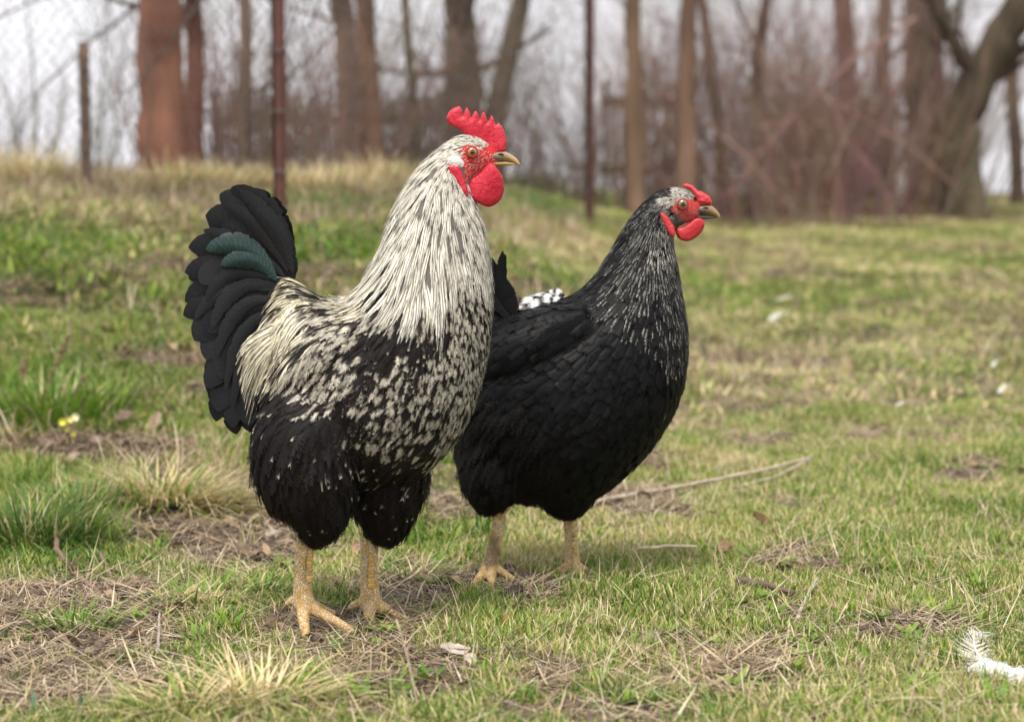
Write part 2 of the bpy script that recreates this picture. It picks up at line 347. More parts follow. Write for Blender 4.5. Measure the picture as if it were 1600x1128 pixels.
def gn_scatter(name, coll, x, y, scale, tint, label, cat, seed=0, zoff=0):
    n = len(x); z = gz(x, y) + zoff
    me = bpy.data.meshes.new(name); me.vertices.add(n); me.vertices.foreach_set('co', np.stack([x, y, z], -1).astype(np.float32).ravel())
    rg = np.random.default_rng(seed)
    rot = np.stack([rg.normal(0, .12, n), rg.normal(0, .12, n), rg.uniform(0, 6.28, n)], -1).astype(np.float32)
    a = me.attributes.new('rot', 'FLOAT_VECTOR', 'POINT'); a.data.foreach_set('vector', rot.ravel())
    a = me.attributes.new('scl', 'FLOAT', 'POINT'); a.data.foreach_set('value', np.asarray(scale, np.float32))
    a = me.attributes.new('tint', 'FLOAT', 'POINT'); a.data.foreach_set('value', np.asarray(tint, np.float32))
    a = me.attributes.new('pick', 'INT', 'POINT'); a.data.foreach_set('value', rg.integers(0, len(coll.objects), n).astype(np.int32))
    o = bpy.data.objects.new(name, me); C.objects.link(o)
    ng = bpy.data.node_groups.new(name, 'GeometryNodeTree')
    ng.interface.new_socket('Geometry', in_out='INPUT', socket_type='NodeSocketGeometry'); ng.interface.new_socket('Geometry', in_out='OUTPUT', socket_type='NodeSocketGeometry')
    N = ng.nodes; gi = N.new('NodeGroupInput'); go = N.new('NodeGroupOutput')
    ci = N.new('GeometryNodeCollectionInfo'); ci.inputs['Collection'].default_value = coll; ci.inputs['Separate Children'].default_value = True; ci.inputs['Reset Children'].default_value = True
    ip = N.new('GeometryNodeInstanceOnPoints'); ip.inputs['Pick Instance'].default_value = True
    def na(nm, ty):
        q = N.new('GeometryNodeInputNamedAttribute'); q.data_type = ty; q.inputs['Name'].default_value = nm; return q.outputs[0]
    er = N.new('FunctionNodeEulerToRotation')
    L_ = ng.links; L_.new(gi.outputs[0], ip.inputs['Points']); L_.new(ci.outputs[0], ip.inputs['Instance']); L_.new(na('rot', 'FLOAT_VECTOR'), er.inputs[0]); L_.new(er.outputs[0], ip.inputs['Rotation'])
    L_.new(na('scl', 'FLOAT'), ip.inputs['Scale']); L_.new(na('pick', 'INT'), ip.inputs['Instance Index']); L_.new(ip.outputs[0], go.inputs[0])
    md = o.modifiers.new('scatter', 'NODES'); md.node_group = ng
    return tag(o, label, cat, kind='stuff')
def sample_area(n, d0, d1, seed, pad=1.12, power=1.0):
    rg = np.random.default_rng(seed)
    D = (d0 ** (power + 1) + rg.random(n) * (d1 ** (power + 1) - d0 ** (power + 1))) ** (1 / (power + 1))
    n2 = int(n * .85); D2 = (d0 ** (power + 1) + rg.random(n2) * (d1 ** (power + 1) - d0 ** (power + 1))) ** (1 / (power + 1))
    u = np.concatenate([rg.uniform(-1, 1, n) * pad, rg.uniform(pad, pad * 2.1, n2) * rg.choice([-1, 1], n2)]); D = np.concatenate([D, D2])
    return u * 800 / FPX * D, D, rg
c_lawn = proto_coll('grass', lawn, 8); c_long = proto_coll('long_grass', long_, 6); c_far = proto_coll('pasture_grass', coarse, 6)
c_lit = proto_coll('straw', litter, 8); c_dry = proto_coll('dry_grass', drylong, 5); c_clod = proto_coll('clod', clods, 5); c_ros = proto_coll('weed', rosette, 4); c_leaf = proto_coll('leaf_litter', leaflit, 8); c_bent = proto_coll('bent', bents, 8)
# lawn near
x, y, rg = sample_area(34000, 1.75, 4.6, 1); m_ = masks(x, y, gz(x, y)); k = rg.random(len(x)) < np.clip(1.0 - m_['s'] * 1.5 - .55 * m_['d'] * (m_['d'] > .45), .015, 1)
pxv, pyv = projn(np.stack([x, y, gz(x, y)], -1)); lf = 1 - sst(350, 800, pxv)
tint = .0 + .70 * (fbm(x * 4, y * 4, 51) - .47) + .20 * m_['d'] - .20 * m_['g'] - .09 * lf + rg.normal(0, .05, len(x))
gn_scatter('grass', c_lawn, x[k], y[k], (rg.uniform(.7, 1.35, len(x)) * (1 + .25 * m_['g']))[k], tint[k], 'short pasture grass around the two birds in the foreground', 'grass', 1)
# pasture farther off
x, y, rg = sample_area(46000, 4.3, 19, 2, 1.15, .75); m_ = masks(x, y, gz(x, y)); k = rg.random(len(x)) < np.clip(1 - m_['s'] * .95, .05, 1)
pxv, pyv = projn(np.stack([x, y, gz(x, y)], -1)); lf = 1 - sst(600, 1050, pxv)
tint = .04 + .8 * (fbm(x * 1.8, y * 1.8, 52) - .5) + .25 * m_['d'] - .26 * m_['g'] - .13 * lf + .12 * sst(8, 15, y) * (1 - lf) + rg.normal(0, .06, len(x))
gn_scatter('pasture_grass', c_far, x[k], y[k], (rg.uniform(.6, 1.2, len(x)) * (1 + .5 * m_['g'] * lf))[k], tint[k], 'blurred grass of the paddock and bank behind the birds', 'grass', 2)
# longer green grass on the bank and in lush spots
x, y, rg = sample_area(9000, 1.9, 7.5, 3); m_ = masks(x, y, gz(x, y)); pxv, pyv = projn(np.stack([x, y, gz(x, y)], -1))
k = rg.random(len(x)) < np.clip(m_['g'] * (y > 3.0) * .6 - m_['s'], 0, 1) * (1 - sst(500, 1000, pxv) * .5)
gn_scatter('long_grass', c_long, x[k], y[k], (rg.uniform(.4, .9, len(x)) * (1 - .25 * sst(4, 5, y)))[k], (rg.normal(-.06, .07, len(x)) + .2 * m_['d'] + .25 * (fbm(x * 5, y * 5, 91) - .5))[k], 'longer green grass on the left bank', 'grass', 3)
# straw litter and dead stems
x, y, rg = sample_area(16000, 1.75, 5.0, 4); m_ = masks(x, y, gz(x, y)); pxv, pyv = projn(np.stack([x, y, gz(x, y)], -1)); lf = 1 - sst(500, 1000, pxv)
k = rg.random(len(x)) < np.clip(.16 + .55 * m_['s'] + .5 * m_['d'] + .15 * lf, 0, .9)
gn_scatter('straw_litter', c_lit, x[k], y[k], rg.uniform(.6, 1.3, len(x))[k], rg.normal(0, .14, len(x))[k], 'dead grass stems and straw strewn over the bare earth', 'straw', 4)
x, y, rg = sample_area(5000, 2.0, 9.5, 5); m_ = masks(x, y, gz(x, y)); pxv, pyv = projn(np.stack([x, y, gz(x, y)], -1)); lf = 1 - sst(600, 1000, pxv)
k = rg.random(len(x)) < np.clip(.6 * m_['d'] * lf * (y > 3.2) + .4 * (y > 5.4) * lf + .4 * m_['d'] * (y > 5), 0, 1)
gn_scatter('dry_grass', c_dry, x[k], y[k], (rg.uniform(.5, 1.2, len(x)) * (1 - .1 * sst(5, 6.5, y)))[k], (rg.normal(.0, .15, len(x)) - .22 * sst(4.5, 5.5, y))[k], 'long dead grass along the foot of the fence on the bank', 'dry grass', 5)
x, y, rg = sample_area(9000, 1.8, 4.2, 6); m_ = masks(x, y, gz(x, y)); k = rg.random(len(x)) < np.clip(m_['s'] * 1.2 - .25, 0, 1)
gn_scatter('soil_crumbs', c_clod, x[k], y[k], rg.uniform(.5, 1.5, len(x))[k], np.zeros(k.sum()), 'crumbs of dark earth on the bare patches', 'soil', 6, .002)
x, y, rg = sample_area(5200, 1.9, 7.5, 8); m_ = masks(x, y, gz(x, y)); pxv, pyv = projn(np.stack([x, y, gz(x, y)], -1)); lf = 1 - sst(350, 900, pxv)
k = rg.random(len(x)) < np.clip(.05 + .75 * m_['s'] * lf + .06 * lf, 0, 1) * np.where((y < 3.0), .35, 1)
gn_scatter('leaf_litter', c_leaf, x[k], y[k], rg.uniform(.6, 1.3, len(x))[k], np.zeros(k.sum()), 'small dead leaves scattered over the left bank and bare earth', 'leaves', 8)
x, y, rg = sample_area(1500, 1.9, 6.5, 9)
gn_scatter('grass_bents', c_bent, x, y, rg.uniform(.5, 1.2, len(x)), rg.normal(0, .1, len(x)), 'sparse pale dry stems standing in the short grass', 'dry stems', 9)
pts = [ground(ru(610, 760), ru(825, 890)) for _ in range(60)] + [ground(ru(280, 420), ru(1010, 1060)) for _ in range(4)] + [ground(ru(200, 1600), ru(840, 1120)) for _ in range(90)]
gn_scatter('small_weeds', c_ros, np.array([p.x for p in pts]), np.array([p.y for p in pts]), np.array([ru(.5, 1.1) for _ in pts]), np.array([ru(-.1, .15) for _ in pts]), 'low bright green weeds behind the rooster legs', 'weeds', 7)
# ================================================================== BACKGROUND
brg = random.Random(21)
def bru(a, b): return brg.uniform(a, b)
def wander(p, d, L, seg, jit, up=0.0):
    pts = [Vector(p)]; d = Vector(d).normalized()
    for i in range(seg):
        d = (d + Vector((bru(-jit, jit), bru(-jit, jit), bru(-jit, jit) + up))).normalized(); pts.append(pts[-1] + d * (L / seg))
    return pts
def twigs(mb, pts, r0, depth, n, Lf, col, spread=.9, up=.05, sides=3):
    for i in range(n):
        k = brg.randrange(1, len(pts)); p = pts[k - 1].lerp(pts[k], brg.random()); t = (pts[k] - pts[k - 1]).normalized()
        a = Vector((bru(-1, 1), bru(-1, 1), bru(-.6, .9))); d = (t + a * spread).normalized(); L = Lf * bru(.5, 1.2)
        q = wander(p, d, L, 4, .22, up); r = r0 * bru(.45, .8)
        mb.tube(q, [r, r * .8, r * .6, r * .45, r * .25], sides, tuple(c * bru(.75, 1.25) for c in col), cap=False)
        if depth > 0: twigs(mb, q, r * .6, depth - 1, 4, L * .55, col, spread, up, sides)
def tree(label, path, w0, w1, col, D, nb=8, name='bare_tree', group=None, twig_col=None, twigL=.9, lowest=.35):
    """path: photo pixels base->top; w0,w1 trunk widths in px"""
    bx, by = path[0]; p0 = P(bx, by, D); p0.z = float(gz(p0.x, p0.y)) - .06
    root = empty(name, p0, label, 'tree', group)
    pts = [p0]
    for (x_, y_) in path[1:]:
        q = P(x_, y_, D); q.y += bru(-.05, .05); pts.append(q)
    # continue above the frame
    d = (pts[-1] - pts[-2]).normalized(); last = pts[-1]
    for k in range(4): d = (d + Vector((bru(-.12, .12), bru(-.12, .12), .12))).normalized(); last = last + d * .7; pts.append(last)
    fine = [pts[0]]
    for a_, b_ in zip(pts[:-1], pts[1:]):
        for k in range(1, 5): fine.append(a_.lerp(b_, k / 4) + Vector((bru(-1, 1), bru(-1, 1), 0)) * w0 * D / FPX * .05)
    n = len(fine); r = [(w0 + (w1 - w0) * min(1, i / (n * .6))) * D / FPX / 2 * bru(.93, 1.07) * (1.25 if i == 0 else 1) * (1 - .5 * max(0, (i / n - .6) / .4)) for i in range(n)]
    mb = MB(); mb.tube(fine, r, 12, col); mb.build('trunk', M['bark'], root)
    nb = (nb + 1) // 2 if path[0][0] > 1000 else (nb + 1) // 3; cb = MB(); up = [p for p in fine if p.z > p0.z + lowest]
    tc = twig_col or tuple(c * .8 for c in col)
    for i in range(nb):
        k = brg.randrange(0, len(up)); p = up[k]; d = Vector((bru(-1, 1), bru(-.7, .7), bru(-.1, .9)))
        L = twigL * bru(.6, 1.3); q = wander(p, d, L, 6, .18, .04); rr = max(.006, r[0] * bru(.12, .3))
        cb.tube(q, [rr * (1 - j / 7.5) for j in range(7)], 5, tc, cap=False); twigs(cb, q, rr * .5, 1, 9, L * .6, tc)
    cb.build('crown', M['twig'], root)
    return root
def shrub(label, px, D, H, spread, n, col, name='bare_shrub', group=None, r=.005, lean=(0, 0), cat='shrub'):
    n = int(n * 1.3); H = H * (.85 if px > 1000 else 1)
    p0 = P(px, 300, D); p0.z = float(gz(p0.x, p0.y)) - .03; root = empty(name, p0, label, cat, group); mb = MB()
    for i in range(n):
        a = bru(0, 6.28); rr = spread * .5 * math.sqrt(brg.random()); p = p0 + Vector((math.cos(a) * rr, math.sin(a) * rr * .6, 0)); p.z = float(gz(p.x, p.y)) - .02
        d = Vector((math.cos(a) * .35 + lean[0] + bru(-.2, .2), bru(-.25, .25) + lean[1], 1)); L = H * bru(.45, 1.1)
        q = wander(p, d, L, 6, .13, -.01); mb.tube(q, [r * (1 - j / 7.2) for j in range(7)], 3, tuple(c * bru(.7, 1.3) for c in col), cap=False)
        twigs(mb, q, r * .6, 1, 5, L * .38, col, .7)
    mb.build('stems', M['twig'], root); return root
OR = (.19, .088, .058); BR = (.18, .125, .095); PK = (.25, .165, .13); OL = (.105, .09, .05); DKB = (.085, .06, .05)
tree('thick trunk with orange red bark at the left by the wire fence', [(262, 320), (256, 200), (250, 90), (246, -20)], 78, 62, OR, 7.4, 5, lowest=1.2)
tree('dull red trunk just right of the orange barked tree', [(306, 300), (305, 180), (303, 60), (302, -20)], 32, 26, (.16, .075, .055), 8.2, 6)
tree('slim grey brown trunk between the two left fence posts', [(382, 290), (380, 180), (384, 60), (378, -20)], 24, 18, BR, 9.6, 8)
tree('pinkish brown trunk left of the orange brown trunk', [(548, 280), (545, 160), (538, 40), (530, -20)], 40, 34, (.19, .125, .10), 10.5, 8)
tree('orange brown trunk behind the gap left of the rooster head', [(585, 280), (582, 180), (574, 80), (568, -20)], 34, 26, (.19, .11, .075), 9.4, 6)
tree('thin greenish sapling trunk left of the rooster head', [(652, 280), (648, 180), (640, 90), (632, -20)], 18, 10, OL, 10, 8)
tree('stout olive brown trunk straight above the rooster neck', [(728, 270), (726, 180), (722, 60), (716, -20)], 56, 44, (.12, .092, .06), 11.5, 8)
tree('olive trunk leaning right above the rooster comb', [(764, 280), (772, 190), (792, 100), (818, -20)], 40, 24, (.10, .08, .05), 11, 8)
tree('thin grey trunk close beside the stout olive trunk', [(700, 270), (702, 150), (704, 40), (702, -20)], 18, 14, OL, 12, 5)
tree('tan barked slim trunk above the gap between the birds', [(996, 290), (992, 190), (990, 90), (988, -20)], 30, 20, (.19, .125, .085), 10, 5)
tree('tan pink slim trunk above the head of the hen', [(1072, 290), (1074, 190), (1074, 90), (1078, -20)], 32, 22, (.20, .125, .09), 10.6, 7)
tree('crooked dark trunk just right of the tan pink trunk', [(1130, 300), (1124, 200), (1108, 110), (1104, 40), (1092, -20)], 20, 14, BR, 12, 10)
tree('dark thin trunk in the thicket right of the hen head', [(1184, 300), (1186, 200), (1180, 100), (1190, 40), (1200, -20)], 22, 15, DKB, 12.5, 12)
tree('reddish trunk in the densest part of the thicket', [(1330, 300), (1328, 200), (1322, 100), (1318, -20)], 34, 26, (.15, .075, .06), 13.5, 12)
tree('brown trunk left of the broad dark trunk', [(1392, 305), (1388, 200), (1380, 100), (1384, -20)], 26, 20, BR, 13, 12)
tree('broad dark trunk in front of the shed at the right', [(1450, 310), (1446, 200), (1440, 100), (1444, -20)], 66, 56, DKB, 13, 8)
tree('massive dark leaning trunk at the upper right', [(1506, 315), (1492, 250), (1498, 190), (1530, 120), (1572, 50), (1608, -30)], 80, 46, (.085, .07, .045), 12, 7)
tree('slender dark trunk at the right edge', [(1592, 318), (1588, 220), (1584, 120), (1590, -20)], 24, 16, DKB, 13.5, 7)
# ---- bare shrubs of the hedge: each its own plant
hedge = [(340, 8.6, 1.0, .7, 34, BR), (410, 9.2, .95, .8, 36, BR), (480, 9.6, 1.0, .9, 40, PK), (560, 10, 1.0, .9, 40, BR), (640, 10.4, 1.05, 1.0, 42, BR), (700, 10.8, 1.0, 1.0, 40, BR), (790, 11, .85, 1.0, 34, OL), (870, 11.4, .9, 1.0, 34, PK),
 (950, 11.6, 1.3, 1.0, 40, PK), (1030, 11.8, 1.5, 1.1, 46, BR), (1100, 12, 1.7, 1.2, 50, PK), (1170, 12.2, 2.0, 1.3, 54, PK), (1240, 12.4, 2.2, 1.4, 60, PK), (1300, 12.0, 2.2, 1.4, 60, (.17, .10, .085)), (1360, 12.5, 2.2, 1.3, 56, PK), (1420, 12.8, 2.0, 1.2, 46, PK), (1210, 11.2, 1.4, 1.1, 40, PK), (1330, 11.4, 1.5, 1.1, 40, PK)]
where = ['behind the dull red trunk', 'behind the slim grey brown trunk', 'left of the paling fence middle', 'behind the orange brown trunk', 'behind the thin sapling', 'at the foot of the stout olive trunk', 'at the foot of the leaning olive trunk', 'left of the tall iron post above the hen back',
 'right of the tall iron post', 'between the two tan trunks', 'right of the tan pink trunk', 'around the crooked dark trunk', 'under the drooping branches', 'with reddish stems, tallest in the thicket', 'in front of the brown trunk', 'beside the broad dark trunk', 'at the front edge of the thicket', 'at the front edge of the thicket nearer the leaning trunk']
for h_, w_ in zip(hedge, where): shrub('leafless brown shrub ' + w_, *h_, group='leafless shrubs of the hedge')
shrub('low dry mound of brambles at the far left behind the wire', 5, 11, .62, 1.3, 60, (.16, .14, .09), name='bramble', r=.006, cat='bramble')
shrub('leafless twiggy bush leaning against the wire at the left', 150, 8.6, 1.9, 1.4, 12, (.12, .09, .07), name='bare_shrub', r=.005)
# ---- wooden buildings and paling fence behind the hedge
def palings(px0, px1, D, top, n, col, label, name='paling_fence', gap=.25, jt=.05):
    a_ = P(px0, 300, D); b_ = P(px1, 300, D); zb = float(gz((a_.x + b_.x) / 2, D)) - .03; zt = P(px0, top, D).z
    root = empty(name, ((a_.x + b_.x) / 2, D, zb), label, 'fence'); wd = (b_.x - a_.x) / n
    for i in range(n):
        x_ = a_.x + (i + .5) * wd; h = (zt - zb) * bru(1 - jt * 2, 1 + jt); mb = MB(); t = bru(.7, 1.3)
        mb.box((x_, D + bru(-.01, .01), zb + h / 2), wd * (1 - gap) * bru(.8, 1.1), .022, h, bru(-.05, .05), tuple(c * t for c in col)); mb.build('paling', M['oldwood'], root, smooth=False)
    for zz in (.25, .75):
        mb = MB(); mb.box(((a_.x + b_.x) / 2, D + .04, zb + (zt - zb) * zz), b_.x - a_.x, .04, .07, 0, col); mb.build('rail', M['oldwood'], root, smooth=False)
    return root
palings(330, 560, 13, 150, 26, (.085, .062, .048), 'grey brown paling fence seen between the left trunks')
palings(590, 790, 13.6, 148, 24, (.07, .055, .04), 'darker paling fence behind the rooster head', gap=.18)
def shed(px0, px1, D, top, depth, col, label, roofc, extra=None):
    a_ = P(px0, 300, D); b_ = P(px1, 300, D); zb = float(gz((a_.x + b_.x) / 2, D)) - .05; zt = P(px0, top, D).z; cx = (a_.x + b_.x) / 2; wd = b_.x - a_.x
    root = empty('shed', (cx, D, zb), label, 'shed'); mb = MB(); mb.box((cx, D + depth / 2 + .02, (zb + zt) / 2), wd - .04, depth, zt - zb, 0, tuple(c * .5 for c in col)); wl = mb.build('wall', M['oldwood'], root, smooth=False)
    n = max(4, int(wd / .14))
    for i in range(n):
        mb = MB(); t = bru(.7, 1.3); x_ = a_.x + (i + .5) * wd / n; mb.box((x_, D, (zb + zt) / 2 + bru(-.01, .01)), wd / n * .93, .022, zt - zb, 0, tuple(c * t for c in col)); mb.build('plank', M['oldwood'], wl, smooth=False)
    mb = MB(); vs = [(a_.x - .12, D - .18, zt - .02), (b_.x + .12, D - .18, zt - .02), (b_.x + .12, D + depth + .15, zt + .22), (a_.x - .12, D + depth + .15, zt + .22)]
    vs += [(v[0], v[1], v[2] + .035) for v in vs]; mb.add(vs, [(3, 2, 1, 0), (4, 5, 6, 7), (0, 1, 5, 4), (1, 2, 6, 5), (2, 3, 7, 6), (3, 0, 4, 7)], roofc); mb.build('roof', M['oldwood'], root, smooth=False)
    if extra:
        x0, x1, y0, y1, c = extra; q0 = P(x0, y0, D - .04); q1 = P(x1, y1, D - .04); mb = MB(); mb.box(((q0.x + q1.x) / 2, D - .03, (q0.z + q1.z) / 2), q1.x - q0.x, .035, q0.z - q1.z, 0, c); o = mb.build('door', M['oldwood'], root, smooth=False); o['label'] = 'faded blue grey door'
palings(938, 1062, 14.5, 108, 8, (.085, .055, .045), 'tall dark brown plank screen behind the tan trunks', name='plank_screen', gap=.3, jt=.12)
shed(1220, 1390, 15.5, 185, 1.6, (.11, .075, .062), 'wider brown plank shed with a faded blue door in the thicket', (.08, .06, .055), (1180, 1222, 150, 296, (.15, .19, .22)))
# ---- fence: iron posts and chain link
def post(label, px, ytop, D, w_, m=None, name='fence_post'):
    p0 = P(px, 300, D); zb = float(gz(p0.x, p0.y)) - .1; zt = P(px, ytop, D).z; root = empty(name, (p0.x, D, zb + .1), label, 'post', 'rusty iron fence posts')
    mb = MB(); r = w_ * D / FPX / 2; lx = bru(-.012, .012); n = 10
    # angle iron: two thin flanges
    for (ox, oy, sx, sy) in ((0, 0, 2 * r, .006), (-r + .003, r, .006, 2 * r)):
        vs = []; fs = []
        for k in range(n + 1):
            z = zb + (zt - zb) * k / n; sh = lx * k / n * (zt - zb)
            for dx, dy in ((-1, -1), (1, -1), (1, 1), (-1, 1)): vs.append((p0.x + ox + dx * sx / 2 + sh, D + oy + dy * sy / 2 - (.003 if ox else 0), z))
        for k in range(n):
            for j in range(4): fs.append((k * 4 + j, k * 4 + (j + 1) % 4, (k + 1) * 4 + (j + 1) % 4, (k + 1) * 4 + j))
        fs.append((3, 2, 1, 0)); fs.append(tuple(n * 4 + j for j in range(4))); mb.add(vs, fs)
    mb.build('angle_iron', m or M['rust'], root, smooth=False)
    for zz in np.linspace(zb + .25, zt - .08, 4):
        cb = MB(); cb.tube([Vector((p0.x + lx - r * 1.1, D - .008, zz)), Vector((p0.x + lx, D - .014, zz + .004)), Vector((p0.x + lx + r * 1.1, D - .008, zz))], .0022, 6, (.3, .29, .28)); cb.build('tie_wire', M['steel'], root)
    return (p0.x, D)
brownpost = mat('weathered_post', base=(.16, .10, .065), base2=(.09, .06, .045), rough=.9, noise_amt=.5, noise_scale=14, bump=.5, bump_scale=80)
A1 = post('short brown fence post with open top at the left', 137, 66, 6.4, 16, brownpost)
A2 = post('tall dark red fence post left of the rooster', 437, -60, 5.6, 20)
A3 = post('tall thin dark post above the back of the hen', 922, -60, 8.6, 14)
def chainlink(pa, pb, label, htop, cell=.052, zoff=.06, rw=.0022):
    pa, pb = Vector((pa[0], pa[1], 0)), Vector((pb[0], pb[1], 0)); L = (pb - pa).length; d = (pb - pa) / L; za, zb = float(gz(pa.x, pa.y)) + zoff - .08, float(gz(pb.x, pb.y)) + zoff - .08
    root = empty('chain_link_fence', (pa.x, pa.y, za), label, 'fence'); mb = MB(); nrm = Vector((-d.y, d.x, 0))
    nw = int(L / cell); rows = int(htop / (cell * .62))
    for i in range(nw + 1):
        pts = []; s0 = i * cell
        for k in range(rows + 1):
            s = s0 + (cell / 2 if k % 2 else -cell / 2) * .98; s = min(max(s, 0), L); z = za + (zb - za) * s / L + k * cell * .62
            pts.append(pa + d * s + Vector((0, 0, z)) + nrm * (.0016 if k % 2 else -.0016))
        mb.tube(pts, rw, 3, cap=False)
    tag(mb.build('wire_mesh', M['steel'], root), kind='stuff')
    for hh in (0, .5, .98):
        w_ = MB(); pts = [pa + d * (L * k / 12) + Vector((0, 0, za + (zb - za) * k / 12 + hh * htop - .012 * math.sin(k / 12 * math.pi))) for k in range(13)]; w_.tube(pts, .002, 5); w_.build('line_wire', M['steel'], root)
E0 = P(-900, 300, 7.6)
chainlink((E0.x, E0.y), A1, 'chain link wire panel left of the short brown post', 1.35)
chainlink(A1, A2, 'chain link wire panel from the short brown post to the dark red post', 1.35)
chainlink(A2, A3, 'chain link wire panel behind the rooster up to the thin dark post', 1.35, cell=.06)
# ---- drooping and fallen branches on the right
def branch(label, path, D, r, col, name='fallen_branch', n=10, Lf=.4):
    pts = [P(x_, y_, D + dd) for x_, y_, dd in path]; fine = []
    for a_, b_ in zip(pts[:-1], pts[1:]):
        for k in range(4): fine.append(a_.lerp(b_, k / 4) + Vector((bru(-1, 1), bru(-1, 1), bru(-1, 1))) * r)
    fine.append(pts[-1]); m = len(fine); mb = MB(); mb.tube(fine, [r * (1 - .7 * i / m) for i in range(m)], 6, col, cap=False); twigs(mb, fine, r * .5, 1, n, Lf, col, .8)
    base = min(fine, key=lambda q: q.z); return tag(mb.build(name, M['twig'], None, base), label, 'branch', 'dead branches in the thicket')
branch('long pink brown branch arching down to the left above the thicket', [(1430, 30, 0), (1340, 90, -.2), (1250, 170, -.3), (1180, 250, -.4), (1150, 305, -.5)], 11.5, .011, (.26, .16, .135), n=26, Lf=.5)
branch('pale branch sloping down right towards the leaning trunk', [(1200, 100, 0), (1320, 170, -.1), (1420, 230, -.2), (1500, 300, -.3)], 11.2, .009, (.25, .16, .13), n=24, Lf=.5)
branch('reddish branch slanting down right in the dense thicket', [(1290, 150, 0), (1330, 220, -.1), (1380, 290, -.2)], 11, .008, (.22, .13, .11), n=20)
branch('grey branch hanging down beside the faded blue door', [(1360, 40, 0), (1352, 120, 0), (1330, 200, 0), (1290, 280, -.2)], 10.9, .007, (.24, .17, .14), n=24, Lf=.5)
branch('pinkish branch lying in the bottom of the thicket', [(1100, 190, 0), (1160, 240, -.2), (1210, 300, -.3), (1250, 322, -.4)], 10.8, .008, (.24, .15, .125), n=20)
branch('thin dark branch drooping across the wire at the left', [(250, -20, 0), (150, 60, 0), (70, 130, 0), (20, 220, 0)], 7.9, .006, (.10, .08, .07), n=8, Lf=.3)
branch('thin dark twig hanging in front of the orange trunk', [(330, -20, 0), (270, 60, 0), (215, 130, 0), (150, 190, 0)], 6.9, .005, (.10, .08, .07), n=8, Lf=.3)
branch('thin twiggy branch reaching down by the dull red trunk', [(220, 40, 0), (235, 140, 0), (232, 230, 0), (240, 300, 0)], 6.6, .004, (.13, .10, .08), n=10, Lf=.25)

# ================================================================== FEATHER TOOLS
def template(N, sweep, wfn, delta, vstart=.02, solid=0.0, cols=1, jit=.0):
    """barbs of one feather in (u,v); u in half widths, v along. verts per barb 5 : root-, root+, mid-, mid+, tip"""
    U = []; V = []; F = []; n = 0
    if solid > 0:                                    # closed inner vane
        K = 7
        for i in range(K):
            v = vstart + (solid - vstart) * i / (K - 1); wv = wfn(v) * .72
            for u in (-1, -.5, 0, .5, 1): U.append(u * wv); V.append(v + abs(u) * .02)
        for i in range(K - 1):
            for j in range(4): F.append((n + i * 5 + j, n + i * 5 + j + 1, n + (i + 1) * 5 + j + 1, n + (i + 1) * 5 + j))
        n += K * 5
    nb0 = n
    for i in range(N):
        v0 = vstart + (1 - vstart) * (i / (N - 1)) * .93
        for s in (-1, 1):
            vt = min(v0 + sweep * (1 - .35 * v0), 1.02); ut = s * wfn(vt); 
            if v0 > .9: vt = 1.0 + .01 * s
            vm = v0 + (vt - v0) * .42; um = ut * .62
            if abs(um) > wfn(vm): um = s * wfn(vm) * .95
            U += [0, 0, um, um, ut]; V += [v0 - delta, v0 + delta, vm - delta * .9, vm + delta * .9, vt]
            if s < 0: F += [(n, n + 1, n + 3, n + 2), (n + 2, n + 3, n + 4)]
            else: F += [(n + 1, n, n + 2, n + 3), (n + 3, n + 2, n + 4)]
            n += 5
    return np.array(U, float), np.array(V, float), F, nb0
def w_round(v): return np.clip(np.sin(np.clip(v, 0, 1) ** .75 * math.pi * .93 + .12), 0.0, 1) ** .6
def w_scale(v): return float(np.clip(min(1, .5 + v * 1.6) * math.sqrt(max(0, 1 - max(0, (v - .60) / .42) ** 2.2)), .03, 1))
def w_hackle(v): return np.clip(min(1, v * 6) * (1 - np.clip((v - .45) / .6, 0, 1) ** 1.6), .02, 1)
def w_fluff(v): return np.clip(.55 + .5 * math.sin(min(v, 1) * math.pi), .3, 1) * (1 if v < .8 else 1 - (v - .8) * 2.2)
TPL = {'round': template(15, .34, w_round, .040, solid=.58), 'scale': template(13, .26, w_scale, .05, solid=.80), 'hackle': template(15, .30, w_hackle, .05, solid=.55), 'fluff': template(12, .34, w_fluff, .034),
       'tail': template(44, .10, lambda v: float(np.clip(min(1, .25 + v * 2.2) * (1 - np.clip((v - .62) / .40, 0, 1) ** 2.0), .02, 1)), .014, solid=.93)}
def tail_template():
    U = []; V = []; F = []; R_, Cc = 44, (-1, -.8, -.4, -.04, 0, .04, .4, .8, 1); q = random.Random(3)
    for i in range(R_):
        v = i / (R_ - 1); wv = min(1, .28 + v * 1.5) * (max(0, 1 - ((v - .5) / .505) ** 2.4) ** .78 if v > .5 else 1); jag = q.uniform(.93, 1.04)
        if q.random() < .06: jag = .8
        for u in Cc: U.append(u * wv * (jag if abs(u) == 1 else 1)); V.append(v + .05 * abs(u) * (1 - v) + (q.uniform(-.006, .006) if abs(u) == 1 else 0))
    n = len(Cc)
    for i in range(R_ - 1):
        for j in range(n - 1): F.append((i * n + j, i * n + j + 1, (i + 1) * n + j + 1, (i + 1) * n + j))
    nb0 = len(U); m = nb0                                     # fine free barb tips round the edge
    for i in range(6, R_ - 1):
        for j in (0, n - 1):
            a = i * n + j; s = -1 if j == 0 else 1
            if q.random() < .0:
                U += [U[a] * .9, U[a] * .9, U[a] * .96, U[a] * .96, U[a] * 1.0 + s * q.uniform(.02, .09)]; V += [V[a] - .012, V[a] + .012, V[a] + .004, V[a] + .018, V[a] + .04]
                F += [(m, m + 1, m + 3, m + 2), (m + 2, m + 3, m + 4)]; m += 5
    return np.array(U, float), np.array(V, float), F, nb0
TPL['tail'] = tail_template()
